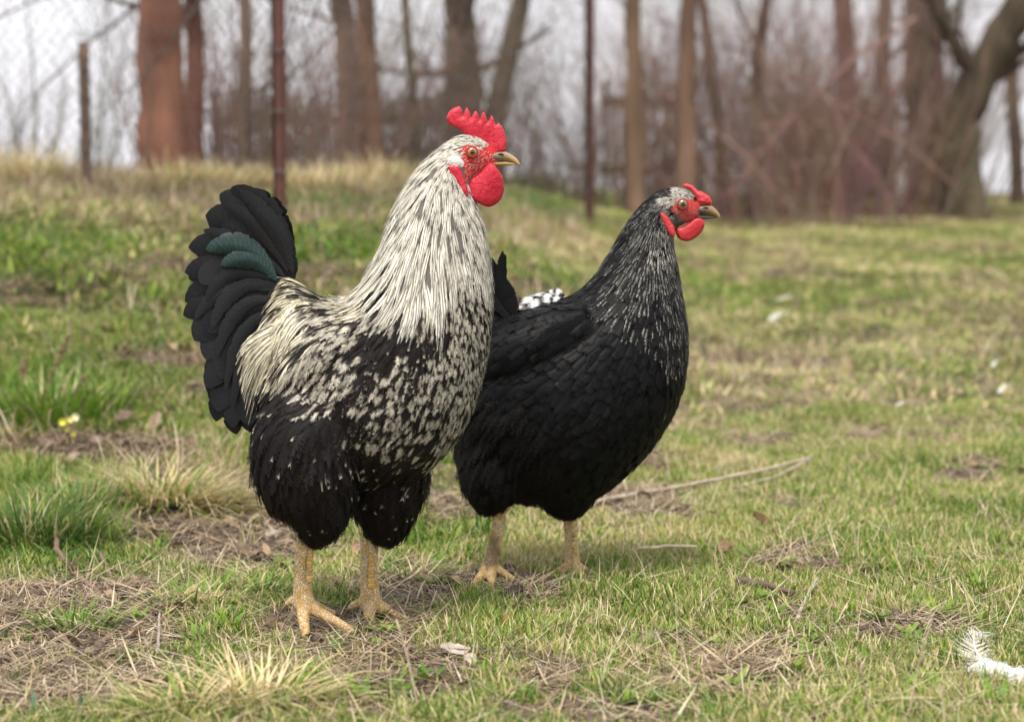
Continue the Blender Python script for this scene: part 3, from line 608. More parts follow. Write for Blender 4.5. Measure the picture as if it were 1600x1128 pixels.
def batch(tpl, frames, hw, cup, colfn, jitter=.10, roll=None, rg=None):
    """frames: (F,K,3,3) pos,t,n ; hw (F,) metres"""
    U, V, faces, nb0 = TPL[tpl] if isinstance(tpl, str) else tpl
    F_, K = frames.shape[0], frames.shape[1]; n = len(U)
    rg = rg or RNG
    u = np.repeat(U[None], F_, 0).copy(); v = np.repeat(V[None], F_, 0).copy()
    nb = (n - nb0) // 5
    jt = rg.normal(0, jitter, (F_, nb))
    tip = nb0 + np.arange(nb) * 5 + 4; md = tip - 2; md2 = tip - 1
    u[:, tip] *= 1 + jt; v[:, tip] += rg.normal(0, jitter * .22, (F_, nb)); 
    dv = rg.normal(0, jitter * .10, (F_, nb)); v[:, md] += dv; v[:, md2] += dv
    # closing the vane unevenly: small random up/down of each barb
    lift = np.zeros((F_, n)); bl = rg.normal(0, 1, (F_, nb)); lift[:, tip] = bl; lift[:, md] = bl * .5; lift[:, md2] = bl * .5
    s = np.clip(v, 0, 1.15) * (K - 1); i0 = np.clip(np.floor(s).astype(int), 0, K - 2); f = (s - i0)[..., None]
    ar = np.arange(F_)[:, None]
    p = frames[ar, i0, 0] * (1 - f) + frames[ar, i0 + 1, 0] * f
    fc = np.clip(f, 0, 1)
    t = frames[ar, i0, 1] * (1 - fc) + frames[ar, i0 + 1, 1] * fc; nn = frames[ar, i0, 2] * (1 - fc) + frames[ar, i0 + 1, 2] * fc
    sd_ = np.cross(t, nn); sd_ /= np.linalg.norm(sd_, axis=-1, keepdims=True) + 1e-9
    hw_ = hw[:, None, None] if np.ndim(hw) else hw
    uu = u[..., None]
    rr = (roll[:, None, None] if roll is not None else 0)
    pos = p + sd_ * uu * hw_ + nn * (-cup * uu ** 2 * hw_ + rr * uu * hw_ + lift[..., None] * hw_ * .05 - 0.0)
    col = colfn(u, v, F_, rg)
    fs = np.array([x for fc_ in faces for x in fc_]); sizes = np.array([len(x) for x in faces])
    ff = (fs[None] + (np.arange(F_) * n)[:, None]).ravel()
    return pos.reshape(-1, 3), ff, np.tile(sizes, F_), col.reshape(-1, 3)
def join(parts):
    vs = []; ff = []; sz = []; cs = []; n = 0
    for (v, f, s, c) in parts:
        vs.append(v); ff.append(f + n); sz.append(s); cs.append(c); n += len(v)
    return np.concatenate(vs), np.concatenate(ff), np.concatenate(sz), np.concatenate(cs)
def mixc(a, b, k): return np.asarray(a) * (1 - k[..., None]) + np.asarray(b) * k[..., None]
CREAM = np.array([.74, .68, .55]); WHITE = np.array([.70, .67, .60]); DK = np.array([.010, .0075, .007]); BLK = np.array([.0055, .0055, .006])
def c_hackle(u, v, F_, rg, stripe=.34, light=WHITE, dark=DK, edge=0.0, vfrom=.12):
    st = stripe * rg.uniform(.2, 1.35, (F_, 1)); tone = rg.normal(1, .08, (F_, 1, 1)); warm = rg.uniform(0, 1, (F_, 1, 1))
    k = 1 - sst(0, .16, np.abs(u) - st) ; k = k * (1 - sst(.80, .95, v)); k = np.maximum(k, 1 - sst(vfrom - .1, vfrom + .1, v))
    lt = light * tone * (1 - warm * np.array([0, .03, .12]))
    return lt * (1 - k[..., None]) + dark * k[..., None]
def c_spangle(u, v, F_, rg, cream=.8, tipdark=.8):
    r = rg.uniform(0, 1, (F_, 1)); tone = rg.normal(1, .10, (F_, 1, 1)); bar = rg.normal(0, .085, u.shape); tone = tone * rg.uniform(.72, 1.02, (F_, 1, 1))
    light = (r < cream) * 1.0
    au = np.abs(u) + bar
    k = sst(.30, .46, v + bar) * light                                             # pale outer half
    tips = rg.uniform(.78, .93, (F_, 1)); td = (rg.uniform(0, 1, (F_, 1)) < tipdark)
    sp_ = sst(0, .06, v - tips + .25 * au ** 2) * td * (1 - sst(.35, .6, au))      # dark spangle at the tip
    k = k * (1 - sp_)
    # other feathers: black with pale fringe
    fr = .9 * sst(.70, .92, np.sqrt(np.clip(au, 0, 2) ** 2 * .5 + np.clip(v, 0, 1.1) ** 4 * .62) + bar) * (1 - light) * (rg.uniform(0, 1, (F_, 1)) < .75) * sst(.35, .7, v)
    k = np.clip(k + fr, 0, 1)
    k = k * rg.uniform(.35, 1.0, u.shape); return mixc(DK * 1.5, CREAM * .92, k * .96) * tone
def c_dark(u, v, F_, rg, fringe=.15, base=DK, shaft=.0, lt=None):
    lt = CREAM * .7 if lt is None else lt
    tone = rg.uniform(.75, 1.35, (F_, 1, 1)); has = rg.uniform(0, 1, (F_, 1)) < fringe
    bar = rg.uniform(0, 1, u.shape)
    k = has * sst(.84, 1.0, v + .04 * bar) * (1 - sst(.3, .8, np.abs(u))) * (bar > .35)
    k2 = (rg.uniform(0, 1, (F_, 1)) < shaft) * (1 - sst(.02, .08, np.abs(u))) * sst(.5, .8, v)
    k = np.clip(k + k2 * .6, 0, 1)
    return base * tone * (1 - k[..., None]) + lt * k[..., None]
def c_laced(u, v, F_, rg, amt=.8, light=np.array([.50, .47, .42]), wd=.72):
    has = rg.uniform(0, 1, (F_, 1)) < amt; bar = rg.normal(0, .05, u.shape); tone = rg.uniform(.6, 1.15, (F_, 1, 1))
    k = has * sst(wd - .07, wd + .09, np.sqrt(u ** 2 + .30 * np.clip(v, 0, 1.1) ** 6) + bar * .6) * sst(.15, .35, v)
    return mixc(BLK * 1.1, light, np.clip(k, 0, 1)) * tone

def sections_loft(secs, D, sub=4, n=28, dy=0.0, inset=.0):
    """secs: (dx,dy,vx,vy,halfwidth_mm) -> ring list"""
    A = np.array([[s[0], s[1], s[2], s[3], s[4]] for s in secs], float); m = len(A)
    tt = np.linspace(0, m - 1, (m - 1) * sub + 1); out = []
    for t in tt:
        i = min(int(t), m - 2); f = t - i; p0 = A[max(i - 1, 0)]; p1 = A[i]; p2 = A[i + 1]; p3 = A[min(i + 2, m - 1)]
        out.append(.5 * ((2 * p1) + (-p0 + p2) * f + (2 * p0 - 5 * p1 + 4 * p2 - p3) * f * f + (-p0 + 3 * p1 - 3 * p2 + p3) * f ** 3))
    vs = []; fs = []
    for o in out:
        a_ = P(o[0], o[1], D); b_ = P(o[2], o[3], D); c = (a_ + b_) / 2; h = (a_ - b_) / 2; hl = h.length
        h = h * ((hl - inset) / hl)
        for k in range(n):
            th = 2 * math.pi * k / n
            vs.append(c + h * math.cos(th) + Vector((0, 1, 0)) * (math.sin(th) * (o[4] / 1000 - inset) + dy))
    m = len(out)
    for i in range(m - 1):
        for k in range(n): k2 = (k + 1) % n; fs.append((i * n + k, i * n + k2, (i + 1) * n + k2, (i + 1) * n + k))
    fs.append(tuple(range(n - 1, -1, -1))); fs.append(tuple((m - 1) * n + k for k in range(n)))
    return vs, fs
def solid_from(parts, voxel=.0045, smooth=6):
    """several closed lofts grown into one continuous skin"""
    vs = []; fs = []
    for v, f in parts:
        n = len(vs); vs += [tuple(q) for q in v]; fs += [tuple(i + n for i in x) for x in f]
    me = bpy.data.meshes.new('tmp'); me.from_pydata(vs, [], fs); me.update()
    bm = bmesh.new(); bm.from_mesh(me); bmesh.ops.recalc_face_normals(bm, faces=bm.faces); bm.to_mesh(me); bm.free()
    o = bpy.data.objects.new('tmp', me); C.objects.link(o)
    r = o.modifiers.new('r', 'REMESH'); r.mode = 'VOXEL'; r.voxel_size = voxel
    if smooth: s_ = o.modifiers.new('s', 'SMOOTH'); s_.iterations = smooth; s_.factor = .5
    dg = bpy.context.evaluated_depsgraph_get(); ev = o.evaluated_get(dg); m2 = ev.to_mesh()
    nv = len(m2.vertices); V = np.zeros(nv * 3, np.float32); m2.vertices.foreach_get('co', V); V = V.reshape(-1, 3).astype(float)
    nl = len(m2.loops); lf = np.zeros(nl, np.int32); m2.loops.foreach_get('vertex_index', lf); sz = np.zeros(len(m2.polygons), np.int32); m2.polygons.foreach_get('loop_total', sz)
    ev.to_mesh_clear(); bpy.data.objects.remove(o); bpy.data.meshes.remove(me)
    return V, lf, sz
def tube_loft(pts, D, n=14, sub=3):
    """pts: (px,py,r_mm,dy_mm) ellipse-free tube with smooth interpolation"""
    A = np.array(pts, float); m = len(A); out = []
    for t in np.linspace(0, m - 1, (m - 1) * sub + 1):
        i = min(int(t), m - 2); f = t - i; p0 = A[max(i - 1, 0)]; p1 = A[i]; p2 = A[i + 1]; p3 = A[min(i + 2, m - 1)]
        out.append(.5 * ((2 * p1) + (-p0 + p2) * f + (2 * p0 - 5 * p1 + 4 * p2 - p3) * f * f + (-p0 + 3 * p1 - 3 * p2 + p3) * f ** 3))
    mb = MB(); mb.tube([P(o[0], o[1], D + o[3] / 1000) for o in out], [max(o[2], .5) / 1000 for o in out], n)
    return [Vector(v) for v in mb.v], mb.f
class Skin:
    def __init__(s, V, lf, sz):
        s.V = V; tr = []; k = 0
        faces = []
        for z in sz: faces.append(tuple(int(i) for i in lf[k:k + z])); k += z
        s.bvh = BVHTree.FromPolygons([tuple(v) for v in V], faces)
        for f in faces:
            for j in range(1, len(f) - 1): tr.append((f[0], f[j], f[j + 1]))
        s.tr = np.array(tr); a, b, c = V[s.tr[:, 0]], V[s.tr[:, 1]], V[s.tr[:, 2]]
        s.nrm = np.cross(b - a, c - a); s.area = np.linalg.norm(s.nrm, axis=1) / 2; s.nrm /= (2 * s.area[:, None] + 1e-12)
        s.total = s.area.sum()
    def sample(s, n, rg):
        i = rg.choice(len(s.tr), n, p=s.area / s.total); r1 = np.sqrt(rg.random(n))[:, None]; r2 = rg.random(n)[:, None]
        a, b, c = s.V[s.tr[i, 0]], s.V[s.tr[i, 1]], s.V[s.tr[i, 2]]
        return a * (1 - r1) + b * r1 * (1 - r2) + c * r1 * r2, s.nrm[i]
def interp_field(ctrl, px, py, power=3.2):
    """ctrl rows: px,py,fx,fy,L,hw ; returns blended values and index of the nearest row (with noise)"""
    A = np.array([c[:6] for c in ctrl], float)
    d2 = (px[:, None] - A[:, 0]) ** 2 + (py[:, None] - A[:, 1]) ** 2 + 30
    wt = d2 ** (-power / 2); wt /= wt.sum(1, keepdims=True)
    nf = A[:, 2:4] / np.linalg.norm(A[:, 2:4], axis=1, keepdims=True)
    return wt @ nf, wt @ A[:, 4], wt @ A[:, 5], d2
def plumage(skin, ctrl, n_try, rg, cover=5.0, lift=.0016, face=None, K=6, jit=.12, zmul=None):
    """scatter feathers over a skin; rows of ctrl = (px,py,fx,fy,L_mm,hw_mm,type)"""
    p, nr = skin.sample(n_try, rg)
    px, py = projn(p)
    fl, L, hw, d2 = interp_field(ctrl, px, py)
    d2n = d2 * np.exp(rg.normal(0, .16, d2.shape)); near_ = d2n.argmin(1)
    types = np.array([c[6] for c in ctrl])[near_]
    dens = cover / (L * hw * 2 * 1e-6); base = n_try / skin.total
    keep = (rg.random(n_try) < np.clip(dens / base, 0, 1))
    if dens.max() > base * 1.3: print('density capped', dens.max() / base)
    keep &= types != 'none'
    p, nr, fl, L, hw, types = p[keep], nr[keep], fl[keep], L[keep], hw[keep], types[keep]
    L = L * rg.normal(1, .12, len(L)) / 1000; hw = hw * rg.normal(1, .12, len(L)) / 1000
    A = np.array([c[:4] for c in ctrl], float); A[:, 2:] /= np.linalg.norm(A[:, 2:], axis=1, keepdims=True)
    frames = np.zeros((len(p), K, 3, 3))
    ang = rg.normal(0, jit, len(p)); lifts = lift * rg.uniform(.6, 1.9, len(p))
    for i in range(len(p)):
        q = Vector(p[i]); nn = Vector(nr[i]); step = L[i] / (K - 1); ca, sa = math.cos(ang[i]), math.sin(ang[i]); prev = None
        for k in range(K):
            x_, y_ = proj(q); dd_ = (A[:, 0] - x_) ** 2 + (A[:, 1] - y_) ** 2 + 30; wt = dd_ ** -1.6; wt /= wt.sum(); f_ = wt @ A[:, 2:]
            f = Vector((f_[0] * ca - f_[1] * sa, 0, -(f_[0] * sa + f_[1] * ca)))
            t = f - nn * f.dot(nn)
            if t.length < .25:
                t = (prev - nn * prev.dot(nn)) if prev is not None else (Vector((0, 0, -1)) - nn * -nn.z)
                if t.length < 1e-3: t = Vector((-1, 0, 0))
            t.normalize()
            if prev is not None: t = (t + prev * .8).normalized()
            h = lifts[i] * (2.2 if types[i][:2] in ('fl', 'f0') else 1) * (.35 + 2.2 * (k / (K - 1)) ** 1.2) * (L[i] / .03) ** .5
            frames[i, k, 0] = q + nn * h; frames[i, k, 1] = t; frames[i, k, 2] = nn; prev = t
            q2 = q + t * step; loc, n2, _, _ = skin.bvh.find_nearest(q2)
            if (loc - q2).length > step * .8: q = q2 ; nn = nn      # overhang past an edge: fly free
            else: q = loc; nn = (nn * .4 + n2).normalized()
    return frames, hw, types
def inflate(name, outline_, D, ymid, thick, m, parent, rough=.0, px2=None, tip_thin=True, grid=5.0, bumps=.0006):
    """an outline (photo pixels) given real, rounded thickness: comb, wattle, ear lobe"""
    outline = outline_ if name == 'comb' else [tuple(np.array(outline_[i]) * a0 + np.array(outline_[(i + 1) % len(outline_)]) * a1 + np.array(outline_[i - 1]) * b0 + np.array(outline_[(i + 2) % len(outline_)]) * b0) for i in range(len(outline_)) for a0, a1, b0 in ((1, 0, 0), (.5625, .5625, -.0625))]
    pts = [Vector(o) for o in outline]; n = len(pts)
    bnd = []
    for i in range(n):
        a_, b_ = pts[i], pts[(i + 1) % n]; k = max(1, int((b_ - a_).length / 2.0))
        for j in range(k): bnd.append(a_.lerp(b_, j / k))
    nb = len(bnd); arr = np.array([(b.x, b.y) for b in bnd])
    def inside(x, y):
        c = False; j = n - 1
        for i in range(n):
            if (pts[i].y > y) != (pts[j].y > y) and x < (pts[j].x - pts[i].x) * (y - pts[i].y) / (pts[j].y - pts[i].y) + pts[i].x: c = not c
            j = i
        return c
    inn = []
    x0, y0 = arr.min(0); x1, y1 = arr.max(0); s_ = grid / 3.0; yy = y0; r = 0
    while yy < y1:
        xx = x0 + (r % 2) * s_ / 2
        while xx < x1:
            if inside(xx, yy) and np.hypot(arr[:, 0] - xx, arr[:, 1] - yy).min() > s_ * .6: inn.append((xx, yy))
            xx += s_
        yy += s_ * .87; r += 1
    allp = [Vector((b.x, b.y)) for b in bnd] + [Vector(q) for q in inn]
    res = geometry.delaunay_2d_cdt(allp, [(i, (i + 1) % nb) for i in range(nb)], [], 1, 1e-4)
    v2, tris = res[0], res[2]
    V2 = np.array([(v.x, v.y) for v in v2]); dist = np.array([np.hypot(arr[:, 0] - a_, arr[:, 1] - b_).min() for a_, b_ in V2])
    R0 = thick * 1000 / (D / FPX * 1000) * .9                       # rounding radius in px
    prof = np.sqrt(np.clip(1 - (1 - np.clip(dist / R0, 0, 1)) ** 2, 0, 1))
    big = 1 + .25 * np.clip(dist / 12, 0, 1)
    hgt = thick / 2 * (.12 + .88 * prof) * big
    hgt[dist < .3] = 0
    bn = (fbm(V2[:, 0] * .35, V2[:, 1] * .35, 77) - .5) * bumps * 2; bn[dist < 1] = 0
    vs = []; fs = []
    ww = np.sin(V2[:, 0] * .07 + V2[:, 1] * .05) * rough
    for sgn, off in ((-1, 0), (1, len(V2))):
        for i, (a_, b_) in enumerate(V2):
            yv = ymid + sgn * (hgt[i] + bn[i]) + ww[i]
            q = P(a_, b_, D); q.y = D + yv; vs.append(q)
    for t in tris:
        if len(t) == 3:
            fs.append((t[0], t[1], t[2])); fs.append((t[2] + len(V2), t[1] + len(V2), t[0] + len(V2)))
    mb = MB(); mb.add(vs, fs); o = mb.build(name, m, parent)
    bm = bmesh.new(); bm.from_mesh(o.data); bmesh.ops.remove_doubles(bm, verts=bm.verts, dist=1e-6); bmesh.ops.recalc_face_normals(bm, faces=bm.faces); bm.to_mesh(o.data); bm.free()
    return o
def eyeball(px, py, D, ydepth, r, iris, parent, look=(.12, -1, .03)):
    c = P(px, py, D); c.y = D + ydepth; ax = Vector(look).normalized(); q = Vector((0, 0, 1)).rotation_difference(ax)
    vs = []; cs = []; fs = []; nr_ = 22; ns = 28
    for i in range(nr_ + 1):
        th = math.pi * i / nr_
        for k in range(ns):
            ph = 2 * math.pi * k / ns; v = Vector((math.sin(th) * math.cos(ph), math.sin(th) * math.sin(ph), math.cos(th)))
            vs.append(c + (q @ v) * r); d = math.degrees(th)
            if d < 24: col = (.004, .004, .005)
            elif d < 29: col = tuple(.4 * x for x in iris)
            elif d < 54: col = tuple(x * (1 + .25 * math.sin(ph * 9)) for x in iris)
            else: col = (.02, .012, .01)
            cs.append(col)
    for i in range(nr_):
        for k in range(ns): fs.append((i * ns + k, i * ns + (k + 1) % ns, (i + 1) * ns + (k + 1) % ns, (i + 1) * ns + k))
    mb = MB(); mb.add(vs, fs, cs); o = mb.build('eye', M['eye'], parent)
    # lid ring
    a1 = ax.orthogonal().normalized(); a2 = ax.cross(a1); mb = MB(); pts = []
    for k in range(25):
        ph = 2 * math.pi * k / 24; pts.append(c + ax * r * .55 + (a1 * math.cos(ph) + a2 * math.sin(ph)) * r * .88)
    mb.tube(pts, r * .17, 8, (.30, .03, .03), cap=False); mb.build('eyelid', M['lid'], parent)
    return o
M['lid'] = mat('eyelid', vcol=True, rough=.4, spec=.4, bump=.3, bump_scale=600)
def foot(parent, leg, toes, D, wid, col, voxel=.0022, mud=None):
    """leg: list (px,py,r_mm,dy_mm); toes: list of lists (px,py,r_mm,dy_mm). Continuous leg + toes; claws are sub-parts"""
    leg = [(q[0], q[1], q[2] * .90, q[3]) for q in leg]; toes = [[(q[0], q[1], q[2] * .88, q[3]) for q in t] for t in toes]
    parts = [tube_loft(leg, D)] + [tube_loft(t, D) for t in toes]
    V, lf, sz = solid_from(parts, voxel, 3)
    px, py = projn(V); n1 = fbm(V[:, 0] * 160, V[:, 2] * 160, 5); n2 = fbm(V[:, 0] * 420 + V[:, 1] * 300, V[:, 2] * 420, 9)
    top = leg[0][1]; bot = leg[-1][1]; k = np.clip((py - top) / (bot - top + 30), 0, 1)[:, None]
    c0 = np.array([.82, .72, .46]); c1 = np.array([.70, .47, .24]); cc = c0 * (1 - k) + c1 * k
    yel = np.array([.62, .36, .05]); m_ = (sst(.52, .72, n1) * .8)[:, None]; cc = cc * (1 - m_) + yel * m_
    d_ = sst(.60, .72, n2)[:, None] * .3; cc = cc * (1 - d_) + np.array([.16, .10, .06]) * d_
    cc = cc * col
    if mud:
        mk_ = (1 - sst(.6, 1.1, np.sqrt(((px - mud[0]) / mud[2]) ** 2 + ((py - mud[1]) / mud[3]) ** 2) + (n1 - .5) * .8))[:, None] * .9; cc = cc * (1 - mk_) + np.array([.05, .035, .03]) * mk_
    ob = mesh_np('leg', V, lf, sz, M['leg'], parent, cc)
    for t in toes:
        a_ = P(t[-2][0], t[-2][1], D + t[-2][3] / 1000); b_ = P(t[-1][0], t[-1][1], D + t[-1][3] / 1000); d = (b_ - a_).normalized(); r = t[-1][2] / 1000 * .62
        mb = MB(); mb.tube([b_ - d * .004, b_ + d * .004, b_ + d * .009 - Vector((0, 0, .0015)), b_ + d * .0135 - Vector((0, 0, .005))], [r, r * .9, r * .6, .0004], 8)
        mb.build('claw', M['claw'], ob)
    return ob
def scutes(legobj, pts, D, r, col, n):
    """row of shield scales down the front of the shank"""
    A = [(P(p[0], p[1], D + p[2] / 1000)) for p in pts]
    tot = len(A) - 1
    for i in range(n):
        f = i / (n - 1) * tot; j = min(int(f), tot - 1); c = A[j].lerp(A[j + 1], f - j); c += Vector((ru(-.0006, .0006), 0, ru(-.0006, .0006)))
        ax = Vector((.55, -.85, 0)).normalized(); u_ = Vector((.85, .55, 0)).normalized(); v_ = Vector((0, 0, 1)); rr = r * ru(.82, 1.12); k_ = ru(.7, 1.15)
        vs = [c + ax * .0006]; 
        for q in range(10): a_ = q * math.pi / 5; vs.append(c + u_ * math.cos(a_) * rr * .7 + v_ * math.sin(a_) * rr * .66 + ax * .0004)
        for q in range(10): a_ = q * math.pi / 5; vs.append(c + u_ * math.cos(a_) * rr * 1.15 + v_ * math.sin(a_) * rr * .98 - ax * .0009)
        fs = [(0, 1 + q, 1 + (q + 1) % 10) for q in range(10)] + [(1 + q, 11 + q, 11 + (q + 1) % 10, 1 + (q + 1) % 10) for q in range(10)]
        mb = MB(); mb.add(vs, fs, tuple(x * k_ for x in col)); o = mb.build('scute', M['scute'], legobj)
def poly_mask(px, py, poly, soft=2.0):
    n = len(poly); ins = np.zeros(px.shape, bool); j = n - 1
    for i in range(n):
        xi, yi = poly[i]; xj, yj = poly[j]
        c = ((yi > py) != (yj > py)) & (px < (xj - xi) * (py - yi) / (yj - yi + 1e-9) + xi); ins ^= c; j = i
    return ins
def big_feather(name, parent, D, base, mid, tip, hw, dy0, dy1, face_y=-1, bend=0, col=None, tw=.0, K=14, m=None, rg=RNG, cup=.12, tpl='tail', jitter=.012):
    """one quill feather: bezier base-mid-tip in photo pixels at depth D (dy in mm), hw in px"""
    a_, b_, c_ = np.array(base, float), np.array(mid, float), np.array(tip, float); fr = np.zeros((1, K, 3, 3))
    pos = []
    for k in range(K):
        t = k / (K - 1); q = a_ * (1 - t) ** 2 + 2 * b_ * t * (1 - t) + c_ * t * t; y_ = (dy0 * (1 - t) + dy1 * t) / 1000
        pos.append(P(q[0], q[1], D + y_))
    for k in range(K):
        t = (pos[min(k + 1, K - 1)] - pos[max(k - 1, 0)]).normalized(); n_ = Vector((0, face_y, 0)) + Vector((tw, 0, abs(tw) * .5)); n_ = (n_ - t * n_.dot(t)).normalized()
        fr[0, k, 0] = pos[k]; fr[0, k, 1] = t; fr[0, k, 2] = n_
    base_c = np.array(col if col is not None else BLK)
    def cf(u, v, F_, rg_):
        br = rg_.uniform(.7, 1.3, u.shape) * (1 + .35 * np.sin((v - .10 * np.abs(u)) * 95 + rg_.uniform(0, 6))) * (1 + .5 * (1 - sst(.0, .5, v))); sh = (1 - sst(0, .05, np.abs(u))) * (v < .9)
        if base_c[1] > .03: k_ = (np.clip(np.abs(u) * 1.1, 0, 1) ** 2 * .75)[..., None]; return (base_c * (1 - k_) + BLK * 1.5 * k_) * br[..., None]
        return base_c * br[..., None] * (1 + sh[..., None] * .35)
    V_, ff, sz, cs = batch(tpl, fr, np.array([hw * D / FPX]), cup, cf, jitter=jitter, rg=rg)
    return mesh_np(name, V_, ff, sz, m or M['black_feather'], parent, cs)
def head_bristles(skin, poly, n, D, rg, col, L=(2, 5), side=-1):
    p, nr = skin.sample(n, rg); px, py = projn(p); k = poly_mask(px, py, poly); p = p[k]; nr = nr[k]
    mb = MB()
    for q, nn in zip(p, nr):
        q = Vector(q); nn = Vector(nn); t = Vector((-1, 0, -.55 + rg.normal(0, .25))); t = (t - nn * t.dot(nn)).normalized(); l = rg.uniform(*L) / 1000
        s_ = t.cross(nn) * .00026; mb.add([q - s_, q + s_, q + t * l + nn * l * .35], [(0, 1, 2)], tuple(col * rg.uniform(.7, 1.1)))
    return mb

# ================================================================== ROOSTER
DR = 2.47
z0 = ground(520, 978)
rooster = empty('rooster', (P(530, 980, DR).x, DR, float(gz(P(530, 980, DR).x, DR))), 'speckled black and cream rooster with tall red comb and black tail', 'rooster')
Z = lambda x, y: (560 + x / 5.127, 140 + y / 5.127)
ZH = lambda x, y: (880 + x / 5.127, 260 + y / 5.127)
rsec = [(448, 425, 408, 500, 18), (472, 440, 402, 600, 48), (500, 460, 425, 690, 74), (535, 466, 500, 735, 90), (558, 452, 575, 760, 97), (575, 425, 650, 752, 98), (588, 400, 712, 695, 92), (598, 370, 748, 620, 82), (607, 340, 768, 530, 68), (620, 310, 770, 450, 56), (637, 280, 762, 370, 45), (660, 250, 746, 320, 33), (690, 225, 738, 300, 25), (708, 213, 743, 288, 21), (726, 207, 752, 280, 19), (745, 211, 764, 272, 17), (765, 222, 776, 266, 12), (779, 236, 784, 258, 7)]
thn = [(478, 600, 40, -32), (478, 665, 62, -42), (475, 715, 64, -46), (484, 762, 59, -46), (494, 798, 44, -44), (492, 826, 27, -42), (482, 845, 12, -40)]
thf = [(603, 690, 54, 22), (604, 745, 54, 32), (602, 785, 46, 38), (600, 820, 31, 42), (592, 845, 17, 42)]
V, lf, sz = solid_from([sections_loft(rsec, DR, inset=.003), tube_loft(thn, DR, 20), tube_loft(thf, DR, 20)] + [tube_loft([(575, 515, 22, sg * 54), (525, 548, 35, sg * 53), (465, 590, 33, sg * 48), (412, 634, 16, sg * 40)], DR, 20) for sg in (-1, 1)], .0040, 4)
rskin = Skin(V, lf, sz)
px, py = projn(V)
rface = [Z(*q) for q in [(775, 515), (800, 480), (840, 450), (905, 430), (960, 440), (1020, 480), (1100, 515), (1150, 540), (1120, 580), (1080, 605), (1020, 650), (900, 715), (862, 750), (850, 640), (830, 600), (790, 550)]]
fm = poly_mask(px, py, rface) | ((px > 752) & (py < 272)); 
colb = np.tile(np.array([.16, .15, .135]), (len(V), 1)); colb[(py > 455) | (px < 575)] = [.016, .014, .013]
nn_ = fbm(px * .25, py * .25, 3)[:, None]
colb[fm] = (np.array([.52, .03, .035]) * (.7 + .6 * nn_))[fm]
bo = mesh_np('body', V, lf, sz, M['skin'], rooster, colb)
